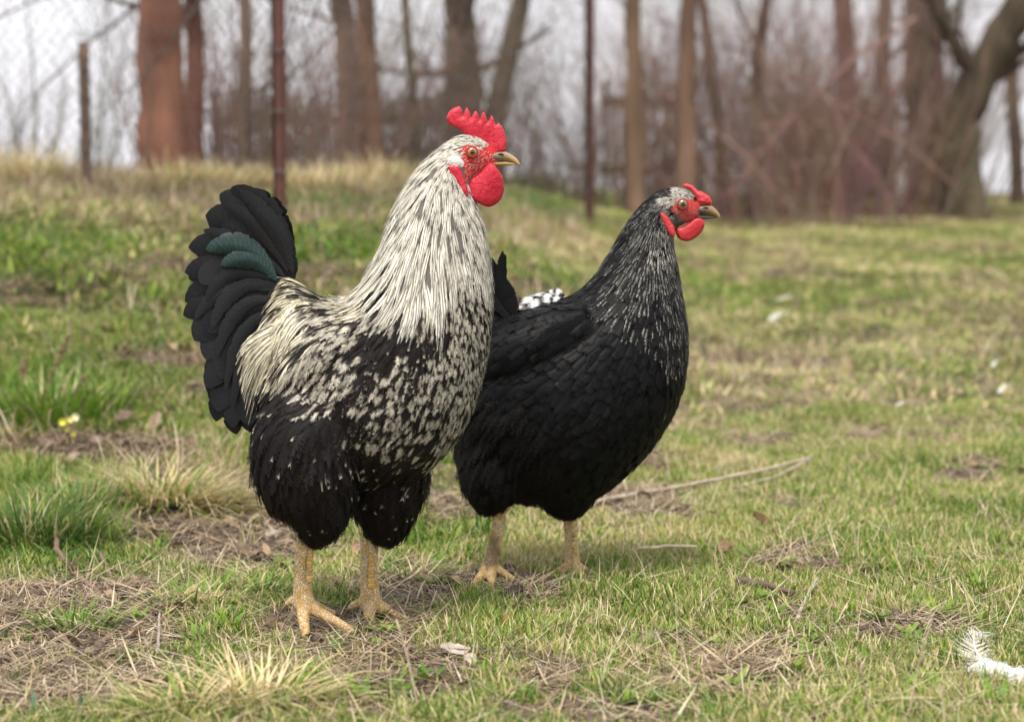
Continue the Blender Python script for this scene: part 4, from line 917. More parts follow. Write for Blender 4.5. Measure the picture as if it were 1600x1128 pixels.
# feather map: px,py, flow, length mm, halfwidth mm, type
rctrl = [
 (600, 505, -.6, .9, 30, 5, 'dk3'), (625, 530, -.5, .9, 28, 5.5, 'dk3'), (575, 545, -.6, .8, 28, 5.5, 'dk3'), (600, 562, -.5, .9, 26, 5.5, 'dk5'), (655, 540, -.2, 1, 26, 5.5, 'dk5'), (470, 635, -.8, .5, 30, 6, 'dk3'), (430, 625, -.6, .9, 30, 6, 'dk3'),
 (770, 245, -1, .2, 3, 1, 'none'), (755, 255, -1, .5, 4, .8, 'none'), (738, 240, -1, .2, 4, .9, 'none'), (745, 270, -.7, .8, 5, .8, 'none'), (728, 250, -1, .2, 5, .9, 'none'),
 (750, 219, -1, .05, 9, 1.1, 'hk'), (725, 212, -1, .15, 13, 1.2, 'hk'), (700, 225, -1, .6, 18, 1.4, 'hk'), (716, 245, -.8, .8, 14, 1.3, 'hk'), (705, 262, -.4, 1, 18, 1.5, 'hk'), (725, 300, .05, 1, 20, 1.6, 'hk'),
 (670, 255, -.8, 1, 26, 1.7, 'hk'), (640, 290, -.6, 1, 38, 2.0, 'hk'), (690, 300, -.1, 1, 35, 2.0, 'hk'), (735, 325, .25, 1, 28, 1.9, 'hk'), (615, 350, -.35, 1, 66.0, 3.0, 'hk'), (660, 350, -.12, 1, 60.0, 2.88, 'hk'), (710, 360, .08, 1, 50.4, 2.64, 'hk'), (755, 380, .15, 1, 32, 2.0, 'hk'),
 (600, 395, -.4, 1, 79.2, 3.36, 'hk'), (645, 410, -.1, 1, 79.2, 3.36, 'hk'), (690, 420, .05, 1, 66.0, 3.24, 'hk'), (730, 415, .1, 1, 30, 2.6, 'hk'), (768, 430, .02, 1, 30, 3.0, 'hk'), (590, 425, -.7, .9, 72.0, 3.6, 'hk'), (625, 445, -.25, 1, 69.6, 3.6, 'hk'), (665, 450, .0, 1, 57.6, 3.6, 'hk'),
 (575, 445, -1, .8, 54.0, 4.2, 'hk'), (560, 470, -.9, .5, 40, 4, 'sadl'), (600, 490, -.6, .9, 24.0, 3.12, 'sp9'),
 (730, 460, .0, 1, 15.5, 3.24, 'sp9'), (768, 480, -.05, 1, 15.5, 3.12, 'sp9'), (765, 540, -.12, 1, 16.3, 3.43, 'sp8'), (720, 520, -.05, 1, 16.9, 3.74, 'sp8'), (690, 560, -.15, 1, 17.6, 4.06, 'sp8'), (740, 590, -.3, 1, 17.6, 4.06, 'sp8'), (650, 600, -.3, 1, 18.3, 4.37, 'sp7'), (710, 640, -.45, .9, 18.3, 4.37, 'sp8'), (660, 650, -.5, .9, 19.0, 4.37, 'sp7'), (720, 680, -.6, .8, 21, 5, 'sp7'), (620, 640, -.5, .9, 21, 5, 'sp7'),
 (670, 515, -.1, 1, 19.8, 4.37, 'sp5'), (640, 545, -.3, 1, 21, 5, 'sp4'), (590, 540, -.6, .8, 21, 5, 'sp2'), (600, 580, -.55, .8, 21, 5, 'sp5'), (570, 560, -.7, .7, 19.8, 4.37, 'sp5'), (620, 520, -.4, .9, 30, 8, 'dk3'),
 (640, 700, -.6, .7, 21, 5, 'sp4'), (690, 710, -.7, .6, 21, 5, 'sp5'), (580, 680, -.5, .9, 21, 5, 'sp4'), (560, 620, -.6, .8, 19.8, 4.37, 'sp4'), (550, 660, -.4, .9, 21, 5, 'sp2'), (650, 745, -.8, .5, 28, 7.5, 'fl5'), (590, 740, -.5, .9, 30, 8, 'fl5'), (560, 720, -.3, 1, 30, 8, 'fl5'),
 (540, 490, -.9, .5, 30, 5, 'sb'), (515, 500, -.85, .6, 30, 5, 'sb'), (530, 540, -.7, .8, 28, 5, 'sb'), (500, 560, -.6, .9, 28, 5, 'sb'), (520, 600, -.5, .9, 26, 5.5, 'sb'), (480, 590, -.5, .9, 28, 6, 'sb'), (560, 520, -.8, .7, 30, 5.5, 'sb'), (490, 620, -.6, .8, 28, 6, 'sb6'), (550, 580, -.6, .8, 28, 5.5, 'sb6'),
 (440, 610, -.6, .9, 34, 7, 'dk5'), (460, 650, -.9, .5, 34, 8, 'dk3'), (420, 640, -.6, .9, 34, 7, 'dk3'), (520, 650, -.6, .8, 30, 8, 'dk3'),
 (500, 470, -.95, .35, 70, 3.2, 'sd'), (480, 455, -.9, .25, 55, 3.0, 'sd'), (470, 480, -.9, .45, 75, 3.3, 'sd'), (450, 440, -.9, .1, 45, 3.2, 'sd'), (440, 470, -.85, .5, 70, 6, 'dk1'), (420, 520, -.7, .9, 75, 6, 'dk1'), (450, 520, -.7, .8, 85, 3.4, 'sd'), (480, 520, -.75, .7, 80, 3.4, 'sd'), (400, 560, -.35, 1, 60, 6, 'dk1'), (430, 560, -.5, 1, 60, 3.3, 'sd'), (405, 480, -.8, .7, 50, 5, 'dk1'), 
 (460, 700, -.1, 1, 30, 7, 'fl3'), (410, 700, -.2, 1, 30, 7, 'fl1'), (510, 700, .0, 1, 30, 7, 'fl5'), (440, 750, .0, 1, 26, 7, 'fl1'), (500, 760, .05, 1, 26, 7, 'fl3'), (470, 800, .1, 1, 22, 6, 'fl1'), (485, 835, .1, 1, 14, 5, 'fl1'), (545, 770, .1, 1, 24, 6, 'fl1'),
 (600, 790, .0, 1, 24, 6.5, 'fl1'), (640, 790, .0, 1, 26, 6.5, 'fl1'), (598, 835, .0, 1, 14, 5, 'fl1'), (620, 760, -.1, 1, 26, 7, 'fl1')]
def paint(groups, frames, hw, types, spec, parent, names, mats):
    """spec: type -> (template, cup, colour fn, jitter); collect into named parts"""
    parts = {}
    for t in sorted(set(types)):
        k = types == t; tp, cup, cf, jt = spec[t]
        rl = RNG.normal(0, .12, k.sum())
        parts.setdefault(groups[t], []).append(batch(tp, frames[k], hw[k], cup, cf, jt, rl))
    for nm, ps in parts.items():
        V_, ff, s_, c_ = join(ps); o = mesh_np(nm, V_, ff, s_, mats[nm], parent, c_); tag(o, kind='stuff')
fr, hw, ty = plumage(rskin, rctrl, 130000, np.random.default_rng(11), cover=4.4, lift=.0010, jit=.08)
from functools import partial as pt
rspec = {'hk': ('hackle', .25, pt(c_hackle, stripe=.15, light=np.array([.74, .72, .64]), dark=DK * 4), .16), 'sd': ('hackle', .25, pt(c_hackle, stripe=.38, light=np.array([.80, .74, .56]), vfrom=.35), .10), 'sadl': ('hackle', .2, pt(c_hackle, stripe=.25, light=CREAM * 1.05), .15),
 'sp9': ('round', .2, pt(c_spangle, cream=.93, tipdark=.75), .22), 'sp8': ('round', .2, pt(c_spangle, cream=.84, tipdark=.8), .22), 'sp7': ('round', .2, pt(c_spangle, cream=.62, tipdark=.75), .22), 'sp5': ('round', .2, pt(c_spangle, cream=.42, tipdark=.7), .22), 'sp4': ('round', .2, pt(c_spangle, cream=.30, tipdark=.6), .22), 'sp2': ('round', .2, pt(c_spangle, cream=.10, tipdark=.7), .22),
 'sb': ('round', .2, pt(c_spangle, cream=.93, tipdark=.42), .25), 'sb6': ('round', .2, pt(c_spangle, cream=.6, tipdark=.5), .25),
 'dk1': ('round', .2, pt(c_dark, fringe=.05), .2), 'dk3': ('round', .2, pt(c_dark, fringe=.25), .2), 'dk5': ('round', .2, pt(c_dark, fringe=.5), .2), 'dk7': ('round', .2, pt(c_dark, fringe=.75), .2),
 'fl1': ('fluff', .3, pt(c_dark, fringe=.04), .3), 'fl3': ('fluff', .3, pt(c_dark, fringe=.14, shaft=.05), .3), 'fl5': ('fluff', .3, pt(c_dark, fringe=.3, shaft=.1), .3)}
rgrp = {t: ('neck_hackle' if t == 'hk' else 'saddle_hackle' if t in ('sd', 'sadl') else 'thigh_fluff' if t[:2] == 'fl' else 'body_plumage') for t in rspec}
paint(rgrp, fr, hw, ty, rspec, rooster, None, {'neck_hackle': M['feather'], 'saddle_hackle': M['feather'], 'thigh_fluff': M['feather'], 'body_plumage': M['feather']})
# tail: quills and sickles, near side then far side
TF = [ # base, mid, tip, hw px, tone
 ((455, 425), (430, 330), (368, 291), 22, 1.0), ((450, 430), (405, 330), (345, 303), 24, 1.0), ((452, 440), (400, 345), (322, 335), 26, 1.1), ((448, 445), (385, 370), (300, 385), 24, 1.0), ((445, 455), (380, 400), (292, 425), 22, .9),
 ((440, 460), (370, 425), (292, 470), 24, .9), ((440, 470), (365, 450), (290, 492), 22, .9), ((438, 480), (350, 470), (308, 530), 24, .9), ((435, 490), (352, 500), (322, 560), 24, .9), ((432, 500), (355, 540), (330, 605), 22, .8), ((430, 520), (352, 570), (345, 640), 20, .8), ((430, 540), (355, 600), (372, 668), 18, .8), ((440, 560), (370, 610), (388, 664), 16, .8),
 ((462, 430), (440, 360), (385, 315), 17, 1.1), ((460, 440), (425, 370), (350, 350), 19, 1.3), ((420, 470), (350, 470), (330, 520), 22, 1.2), ((415, 500), (345, 520), (350, 590), 16, 1.1), ((425, 440), (350, 400), (318, 440), 20, 1.0)]
frg = np.random.default_rng(5)
for i, (b_, m__, t_, h_, tn) in enumerate(TF):
    for side in ((-1, 1) if i < 13 else (-1,)):
        off = (3 + .8 * (i % 5) + (3.5 if i >= 13 else 0)) * side
        j = frg.normal(0, 3 if side < 0 else 7, 4)
        tx = t_[0] - 4 + (0 if side < 0 else 10) + j[0]; ty_ = t_[1] + (0 if side < 0 else 8) + abs(j[1]) * .5
        big_feather('tail_feather', rooster, DR, b_, (m__[0] + j[2], m__[1] + j[3]), (tx, ty_), h_ * frg.uniform(1.3, 1.55), off * .6, off * 1.5 - 4, face_y=side, col=BLK * tn * .95, tw=frg.uniform(-.12, .12), rg=frg, cup=.07, m=M['tail'])
for (b_, m__, t_, h_) in [((438, 440), (352, 400), (322, 470), 12), ((440, 450), (360, 420), (330, 515), 13), ((438, 470), (362, 450), (338, 560), 12), ((440, 490), (372, 480), (352, 610), 11), ((436, 455), (340, 430), (304, 500), 11), ((445, 430), (380, 370), (318, 360), 13), ((450, 425), (410, 345), (352, 318), 13), ((455, 425), (432, 340), (374, 296), 15), ((458, 428), (445, 360), (400, 325), 14), ((436, 500), (380, 520), (362, 640), 10)]:
    big_feather('tail_covert', rooster, DR, b_, m__, t_, h_, -12, -24 + frg.uniform(-2, 2), col=BLK * frg.uniform(.9, 1.5), tw=.12, rg=frg, m=M['tail'], cup=.10)
for (b_, m__, t_, h_) in [((428, 428), (388, 362), (322, 390), 20), ((432, 438), (400, 385), (345, 414), 17)]:
    o = big_feather('sickle_feather', rooster, DR, b_, m__, t_, h_, -18, -31, col=np.array([.013, .034, .030]), tw=.15, rg=frg, m=M['green_feather'], cup=.25); o['label'] = 'green glossed sickle feather'
# long cream saddle feathers hanging past the tail
saddle = []
for i in range(85):
    t = frg.random(); bx = 430 + 62 * t + frg.normal(0, 10); by = 470 + 75 * (1 - t) * .8 + frg.normal(0, 12)
    L_ = frg.uniform(60, 135); tx = bx - L_ * frg.uniform(.45, .85) ; ty_ = min(by + L_ * frg.uniform(.55, 1.05), 662)
    tx = max(tx, 366 + (ty_ - 560) * .22 if ty_ > 560 else 366 - (ty_ - 560) * .1); mx_, my_ = bx - (bx - tx) * .78, by + (ty_ - by) * .28
    saddle.append((bx, by, mx_, my_, tx, ty_))
frs = []
for q in saddle:
    K = 6; pos = []; d0 = -50 * min(1, (q[0] - 380) / 110) - 12; d1 = -30
    for k in range(K):
        t = k / (K - 1); x_ = q[0] * (1 - t) ** 2 + 2 * q[2] * t * (1 - t) + q[4] * t * t; y_ = q[1] * (1 - t) ** 2 + 2 * q[3] * t * (1 - t) + q[5] * t * t
        pp = P(x_, y_, DR); loc, nn2, _, dd2 = rskin.bvh.ray_cast(cam.location, (pp - cam.location).normalized())
        yy = (loc.y - DR) * 1000 - 4 - 5 * t if loc is not None else -30
        if pos: yy = np.clip(yy, pos[-1][2] - 7, pos[-1][2] + 7)
        pos.append((x_, y_, yy))
    ps = [P(a_, b_, DR + c_ / 1000) for a_, b_, c_ in pos]; f_ = np.zeros((K, 3, 3))
    for k in range(K):
        t = (ps[min(k + 1, K - 1)] - ps[max(k - 1, 0)]).normalized(); n_ = Vector((0, -1, .25)); n_ = (n_ - t * n_.dot(t)).normalized(); f_[k] = [ps[k], t, n_]
    frs.append(f_)
V_, ff, s_, c_ = batch('hackle', np.array(frs), frg.uniform(.0027, .0038, len(frs)), .25, pt(c_hackle, stripe=.14, light=np.array([.80, .75, .60]), vfrom=.15), .10, frg.normal(0, .15, len(frs)))
tag(mesh_np('saddle_streamers', V_, ff, s_, M['feather'], rooster, c_), kind='stuff')
# head furniture
inflate('comb', [Z(*q) for q in [(1040, 520), (1110, 528), (1150, 508), (1182, 490), (1187, 420), (1175, 350), (1150, 295), (1120, 265), (1103, 285), (1095, 275), (1085, 240), (1066, 203), (1052, 240), (1035, 262), (1024, 225), (1005, 161), (985, 215), (972, 245), (960, 200), (939, 163), (915, 205), (903, 233), (892, 180), (868, 144), (846, 190), (838, 214), (830, 165), (809, 133), (760, 150), (725, 180), (705, 225), (715, 268), (745, 295), (790, 312), (830, 338), (870, 380), (930, 440), (1000, 480)]], DR, 0, .0070, M['comb'], rooster, .0010, grid=7)
for sgn in (-1, 1):
    inflate('wattle', [Z(*q) for q in [(1030, 600), (1075, 590), (1110, 630), (1150, 690), (1166, 760), (1160, 840), (1120, 905), (1050, 942), (980, 920), (910, 880), (878, 830), (873, 770), (895, 715), (950, 680), (1000, 640)]], DR, sgn * .009, .0060, M['comb'], rooster, .0028, grid=8)
    inflate('ear_lobe', [Z(*q) for q in [(725, 600), (775, 605), (815, 630), (842, 690), (872, 770), (884, 840), (862, 855), (800, 795), (750, 710), (728, 650)]], DR, sgn * .024, .007, M['comb'], rooster, .0008, grid=7)
    o = inflate('ear_tuft', [Z(*q) for q in [(725, 560), (760, 535), (800, 540), (835, 570), (850, 605), (800, 612), (750, 605), (722, 590)]], DR, sgn * .0205, .0035, M['white'], rooster, .0, grid=7)
    eyeball(737.5, 238.5, DR, sgn * .0145, .0072, (.46, .16, .02), rooster, look=(.14, sgn, .05))
tuftp = [Z(*q) for q in [(715, 555), (755, 530), (805, 535), (850, 565), (865, 610), (800, 620), (745, 612), (715, 592)]]
o = head_bristles(rskin, tuftp, 90000, DR, np.random.default_rng(8), np.array([.9, .88, .82]), (5, 9)); 
o.v = [Vector(v) + (Vector((0, -.0030, 0)) if v[1] < DR else Vector((0, .0030, 0))) for v in o.v]; o = o.build('ear_feathers', M['feather'], rooster); tag(o, kind='stuff')
o = head_bristles(rskin, rface, 60000, DR, np.random.default_rng(3), np.array([.62, .5, .42])).build('face_bristle', M['feather'], rooster); tag(o, kind='stuff')
def beak(name, secs, D, parent, c0, c1):
    V, F_ = sections_loft(secs, D, 4, 16); cs = []
    x0 = secs[0][0]; x1 = secs[-1][0]
    for v in V:
        a_, b_ = proj(v); k = min(max((a_ - x0) / (x1 - x0), 0), 1); cs.append(tuple(c0[i] * (1 - k) + c1[i] * k for i in range(3)))
    mb = MB(); mb.add(V, F_, cs); return mb.build(name, M['beak'], parent)
b1 = beak('upper_beak', [(770, 238, 768, 252, 9), (782, 237, 776, 254, 8), (790, 237.5, 788, 252, 6.5), (800, 243, 798, 254, 4.2), (808, 249, 806, 257, 2.3), (812.5, 257, 811.5, 259, .6)], DR, rooster, (.12, .09, .07), (.50, .33, .14))
b2 = beak('lower_beak', [(768, 251, 766, 262, 8), (778, 252, 777, 261, 6.5), (790, 252.5, 789, 259.5, 4.8), (800, 254.5, 800, 258.6, 2.5), (806, 256.5, 806, 258, .8)], DR, rooster, (.25, .15, .06), (.55, .38, .12))
for sgn in (-1, 1):
    mb = MB(); c = P(783, 241, DR); c.y = DR + sgn * .0072
    mb.tube([c - Vector((.004, 0, .0008)), c, c + Vector((.0035, 0, -.0012))], [.0006, .0016, .0006], 8, (.01, .006, .006)); mb.build('nostril', M['beak'], b1)
# legs
la = foot(rooster, [(480, 828, 13.5, -40), (476, 855, 13.5, -40), (474, 890, 12.5, -40), (473, 920, 13.5, -40), (476, 945, 15, -42), (478, 952, 11, -42)],
 [[(476, 943, 11, -42), (474, 962, 9, -56), (477, 985, 7, -72), (478, 996, 5, -84)], [(480, 945, 10.5, -42), (498, 957, 8.5, -46), (520, 968, 7.2, -52), (545, 983, 6.2, -56), (553, 989, 4.6, -58)], [(480, 943, 9, -38), (496, 948, 7.5, -24), (512, 955, 6, -12), (524, 958, 4.6, -6)], [(474, 936, 9, -40), (462, 936, 7.2, -38), (452, 940, 5.4, -36), (447, 945, 3.8, -36)]], DR, .001, np.array([1, 1, 1]))
lb = foot(rooster, [(577, 838, 13.5, 42), (577, 865, 12.8, 42), (576, 895, 12.5, 42), (578, 922, 14, 42), (580, 944, 15, 42), (581, 950, 11, 42)],
 [[(580, 942, 11, 40), (577, 958, 9, 22), (581, 978, 7, 2), (584, 986, 5, -6)], [(586, 944, 11, 42), (606, 957, 8.8, 34), (625, 965, 7.4, 26), (641, 973, 6.2, 18), (648, 977, 4.5, 14)], [(586, 942, 9, 46), (606, 951, 7.5, 58), (622, 957, 6, 66), (632, 961, 4.6, 72)], [(574, 936, 9, 42), (562, 942, 7.2, 42), (552, 945, 5.6, 42), (545, 952, 4, 42)]], DR, .001, np.array([1, 1, 1]))
scutes(la, [(486, 862, -52.5), (485, 885, -52), (484, 908, -52)], DR, .0037, (.60, .40, .13), 9)
scutes(lb, [(581, 868, 29), (580, 895, 29), (581, 915, 29)], DR, .0040, (.62, .40, .12), 9)

# ================================================================== HEN
DH = 2.77
hen = empty('hen', (P(835, 905, DH).x, DH, float(gz(P(835, 905, DH).x, DH))), 'black hen with silver laced neck and small red comb behind the rooster', 'hen')
hsec = [(745, 520, 722, 640, 35), (775, 497, 712, 722, 75), (815, 482, 760, 775, 98), (853, 472, 830, 790, 110), (884, 463, 895, 795, 113), (908, 449, 960, 762, 110), (927, 430, 1026, 695, 100), (941, 408, 1066, 620, 85), (953, 388, 1077, 540, 67), (965, 367, 1070, 475, 51), (981, 341, 1062, 425, 38), (1001, 315, 1054, 385, 29), (1022, 298, 1056, 362, 24), (1045, 290, 1070, 354, 21), (1066, 291, 1084, 350, 17.5), (1086, 303, 1095, 344, 11), (1097, 322, 1100, 338, 6)]
thh = [(880, 740, 55, -5), (890, 785, 36, 10), (893, 803, 16, 15)]; thg = [(780, 720, 60, -25), (772, 765, 44, -35), (780, 795, 22, -35)]
V, lf, sz = solid_from([sections_loft(hsec, DH, inset=.003), tube_loft(thh, DH, 18), tube_loft(thg, DH, 18)] + [tube_loft([(925, 505, 28, sg * 58), (865, 530, 46, sg * 52), (800, 562, 46, sg * 50), (742, 600, 24, sg * 44)], DH, 20) for sg in (-1, 1)], .0045, 4)
hskin = Skin(V, lf, sz); px, py = projn(V)
hface = [ZH(*q) for q in [(855, 300), (875, 265), (920, 245), (985, 250), (1045, 270), (1110, 305), (1130, 350), (1110, 400), (1060, 410), (985, 465), (940, 440), (900, 385), (865, 345)]]
colb = np.tile(np.array([.004, .0038, .004]), (len(V), 1)); fm = poly_mask(px, py, hface); nn_ = fbm(px * .25, py * .25, 3)[:, None]
colb[fm] = (np.array([.52, .055, .045]) * (.65 + .7 * nn_))[fm]
mesh_np('body', V, lf, sz, M['skin'], hen, colb)
hctrl = [(1090, 325, -1, .2, 4, .8, 'none'), (1070, 322, -1, .2, 4, .8, 'none'), (1055, 328, -1, .3, 5, .9, 'none'), (1075, 340, -.8, .8, 5, .9, 'none'), (1072, 300, -1, .05, 7, 1, 'wc'), (1060, 301, -1, .1, 8, 1.1, 'wc'), (1045, 298, -1, .2, 10, 1.3, 'nk3'), (1048, 314, -1, .5, 9, 1.1, 'wc'), (1040, 328, -.7, .7, 9, 1.2, 'gr'), (1055, 345, -.6, .8, 8, 1.1, 'gr'), (1062, 350, -.5, .9, 7, 1.0, 'gr'),
 (1020, 305, -1, .6, 13, 1.6, 'nk3'), (1000, 325, -.8, 1, 17, 2.0, 'nk5'), (1025, 335, -.5, 1, 15, 1.9, 'nk8'), (1045, 365, .1, 1, 14, 1.9, 'nk9'), (985, 355, -.6, 1, 20, 2.5, 'nk5'), (1010, 365, -.35, 1, 19, 2.4, 'nk8'), (1040, 395, .0, 1, 17, 2.4, 'nk9'), (1062, 410, .1, 1, 15, 2.2, 'nk8'), (965, 390, -.6, 1, 24, 3.2, 'nk5'), (995, 400, -.35, 1, 22, 3.0, 'nk8'), (1030, 430, -.1, 1, 20, 3.1, 'nk8'), (1060, 450, .05, 1, 18, 2.8, 'nk8'), (945, 415, -.7, .9, 27, 4, 'nk3'), (975, 435, -.45, 1, 27, 3.8, 'nk8'), (1000, 460, -.3, 1, 24, 3.8, 'nk8'), (1045, 490, -.05, 1, 21, 3.6, 'nk8'), (1072, 500, .02, 1, 20, 3.4, 'nk8'),
 (930, 445, -.9, .7, 28, 5, 'nk1'), (960, 470, -.6, .9, 27, 5, 'nk5'), (900, 470, -.95, .4, 28, 6.5, 'b0'), (1000, 500, -.3, 1, 25, 5.5, 'nk3'), (1040, 540, -.1, 1, 24, 5, 'nk5'), (1070, 550, -.05, 1, 23, 4.6, 'nk5'), (1000, 560, -.4, 1, 26, 6.5, 'b1'), (940, 520, -.7, .8, 27, 7, 'b1'), (1045, 600, -.3, 1, 25, 6, 'b2'), (1070, 610, -.2, 1, 23, 5.5, 'b2'), (990, 640, -.5, .9, 27, 7, 'b1'), (1030, 670, -.55, .85, 26, 7, 'b1'), (930, 600, -.6, .8, 28, 7.5, 'b1'), (980, 720, -.7, .7, 27, 7, 'b0'),
 (860, 490, -.95, .4, 30, 7.5, 'b0'), (830, 510, -.95, .5, 32, 8, 'b0'), (790, 520, -.95, .5, 32, 8, 'b0'), (850, 560, -.85, .6, 32, 8, 'b0'), (800, 590, -.9, .5, 34, 8, 'b0'), (880, 540, -.8, .7, 30, 8, 'b0'), (870, 640, -.6, .8, 28, 8, 'b0'), (900, 700, -.6, .8, 28, 8, 'b0'), (820, 680, -.5, .9, 30, 8, 'f0'), (760, 640, -.7, .8, 32, 8, 'f0'), (740, 700, -.5, 1, 30, 8, 'f0'), (790, 740, -.3, 1, 30, 8, 'f0'), (860, 750, -.3, 1, 28, 8, 'f0'), (930, 770, -.5, .9, 24, 7, 'b0'), (770, 790, -.1, 1, 22, 7, 'f0'), (890, 790, .0, 1, 18, 6, 'f0'), (830, 790, -.1, 1, 20, 7, 'f0')]
fr, hw, ty = plumage(hskin, hctrl, 130000, np.random.default_rng(12), cover=4.6, lift=.0007, jit=.07)
HL = np.array([.66, .63, .56])
hspec = {'wc': ('hackle', .2, pt(c_hackle, stripe=.15, light=np.array([.58, .56, .50])), .2), 'gr': ('hackle', .2, pt(c_hackle, stripe=.4, light=np.array([.30, .28, .25])), .2),
 'b0': ('scale', .22, pt(c_dark, fringe=.0, base=BLK * 1.0, shaft=.0), .08), 'b1': ('scale', .22, pt(c_dark, fringe=.0, base=BLK * 1.0, shaft=.0, lt=HL * .25), .08), 'b2': ('scale', .22, pt(c_dark, fringe=.0, base=BLK * 1.0, shaft=.12, lt=HL * .6), .08), 'f0': ('fluff', .3, pt(c_dark, fringe=0, base=np.array([.0075, .006, .0058])), .3)}
for k_, a_ in (('nk1', .10), ('nk3', .25), ('nk5', .45), ('nk8', .75), ('nk9', .92)): hspec[k_] = ('scale', .25, pt(c_laced, amt=a_, light=HL, wd=.72 if a_ < .9 else .60), .14)
hgrp = {t: ('neck_plumage' if t[:2] in ('nk', 'wc', 'gr') else 'rump_fluff' if t == 'f0' else 'body_plumage') for t in hspec}
paint(hgrp, fr, hw, ty, hspec, hen, None, {'neck_plumage': M['feather'], 'rump_fluff': M['feather'], 'body_plumage': M['black_feather']})
for i, (b_, m__, t_, h_) in enumerate([((800, 500), (775, 450), (786, 392), 9), ((800, 505), (765, 450), (765, 400), 16), ((805, 505), (780, 470), (752, 430), 18), ((800, 515), (760, 480), (735, 455), 18), ((800, 520), (760, 500), (722, 480), 18), ((815, 500), (790, 465), (775, 425), 15)]):
    for side in (-1, 1): big_feather('tail_feather', hen, DH, b_, m__, (t_[0] + 4 * (side > 0), t_[1] + 5 * (side > 0)), h_, -6 * -side, 14 * side, face_y=-1, col=BLK * 1.3, tw=frg.uniform(-.4, .4), rg=frg)
def c_blotch(u, v, F_, rg):
    k = sst(.45, .6, np.sin(v * 13 + rg.uniform(0, 6, (F_, 1))) * .5 + .5 + .15 * np.abs(u)); return mixc(BLK * 1.5, np.array([.74, .74, .73]), k)
bl = []; 
for (bx, by, tx, ty_, dy) in [(884, 470, 842, 460, 30), (882, 468, 858, 456, 20), (872, 474, 825, 464, 22), (868, 478, 810, 468, 10), (852, 482, 800, 474, 2), (876, 470, 835, 470, 0), (860, 480, 806, 482, -6), (880, 476, 850, 472, -6)]:
    K = 6; ps = [P(bx + (tx - bx) * k / 5, by + (ty_ - by) * k / 5 - 5 * math.sin(k / 5 * 3.1), DH + dy / 1000) for k in range(K)]; f_ = np.zeros((K, 3, 3))
    for k in range(K):
        t = (ps[min(k + 1, K - 1)] - ps[max(k - 1, 0)]).normalized(); n_ = Vector((0, -1, .6)); n_ = (n_ - t * n_.dot(t)).normalized(); f_[k] = [ps[k], t, n_]
    V_, ff, s_, c_ = batch('round', np.array([f_]), np.array([.0088]), .2, c_blotch, .1); o = mesh_np('back_feather', V_, ff, s_, M['feather'], hen, c_); o['label'] = 'white blotched black feather'
inflate('comb', [ZH(*q) for q in [(950, 150), (990, 138), (1040, 158), (1080, 198), (1105, 200), (1130, 215), (1150, 228), (1172, 245), (1188, 280), (1187, 312), (1150, 312), (1105, 318), (1070, 300), (1055, 250), (1030, 200), (985, 175)]], DH, 0, .0095, M['hencomb'], hen, .002, grid=6, bumps=.0018)
for sgn in (-1, 1):
    inflate('wattle', [ZH(*q) for q in [(905, 500), (950, 485), (1010, 450), (1050, 420), (1095, 415), (1124, 440), (1128, 475), (1110, 520), (1060, 570), (1000, 600), (940, 590), (908, 548)]], DH, sgn * .0085, .0055, M['hencomb'], hen, .0022, grid=7)
    inflate('ear_lobe', [ZH(*q) for q in [(770, 375), (805, 380), (840, 425), (878, 480), (886, 545), (862, 566), (822, 522), (798, 465), (775, 430)]], DH, sgn * .0235, .0055, M['hencomb'], hen, .001, grid=6)
    eyeball(880 + 945 / 5.127, 260 + 303 / 5.127, DH, sgn * .0150, .0078, (.22, .17, .07), hen, look=(.12, sgn, .05))
o = head_bristles(hskin, hface, 60000, DH, np.random.default_rng(4), np.array([.35, .30, .25])).build('face_bristle', M['feather'], hen); tag(o, kind='stuff')
b1 = beak('upper_beak', [(1093, 321, 1088, 336, 8.5), (1104, 320, 1100, 336, 8), (1112, 322, 1110, 337, 6.5), (1119, 328, 1117, 338.5, 4.5), (1124, 335, 1122.5, 341, 2), (1125.5, 340, 1125, 341.5, .6)], DH, hen, (.07, .055, .05), (.36, .24, .10))
b2 = beak('lower_beak', [(1086, 335, 1086, 343, 7.5), (1098, 336, 1098, 343.5, 6), (1108, 337, 1108, 342.8, 4.2), (1116, 338, 1116, 341.8, 2.2), (1120, 339, 1120, 341, .7)], DH, hen, (.03, .025, .025), (.12, .09, .06))
for sgn in (-1, 1):
    mb = MB(); c = P(1102, 324.5, DH); c.y = DH + sgn * .0075
    mb.tube([c - Vector((.004, 0, .0008)), c, c + Vector((.0035, 0, -.0012))], [.0006, .0016, .0006], 8, (.01, .006, .006)); mb.build('nostril', M['beak'], b1)
g1 = np.array([1.0, .98, .88])
lc = foot(hen, [(782, 792, 11, -35), (778, 825, 10.5, -35), (771, 860, 10.5, -38), (766, 884, 12, -40), (765, 892, 9, -40)],
 [[(766, 884, 9, -40), (755, 896, 8, -50), (745, 908, 6.5, -58), (738, 918, 4.8, -64)], [(766, 886, 9, -40), (768, 900, 8, -55), (770, 914, 6, -68), (772, 921, 4.6, -76)], [(768, 884, 8, -38), (782, 892, 7, -40), (796, 901, 5.5, -44), (804, 905, 4.4, -46)], [(764, 882, 7, -36), (758, 886, 6, -18), (754, 888, 5, -8), (750, 890, 4, 0)]], DH, .001, g1, mud=(766, 860, 17, 36))
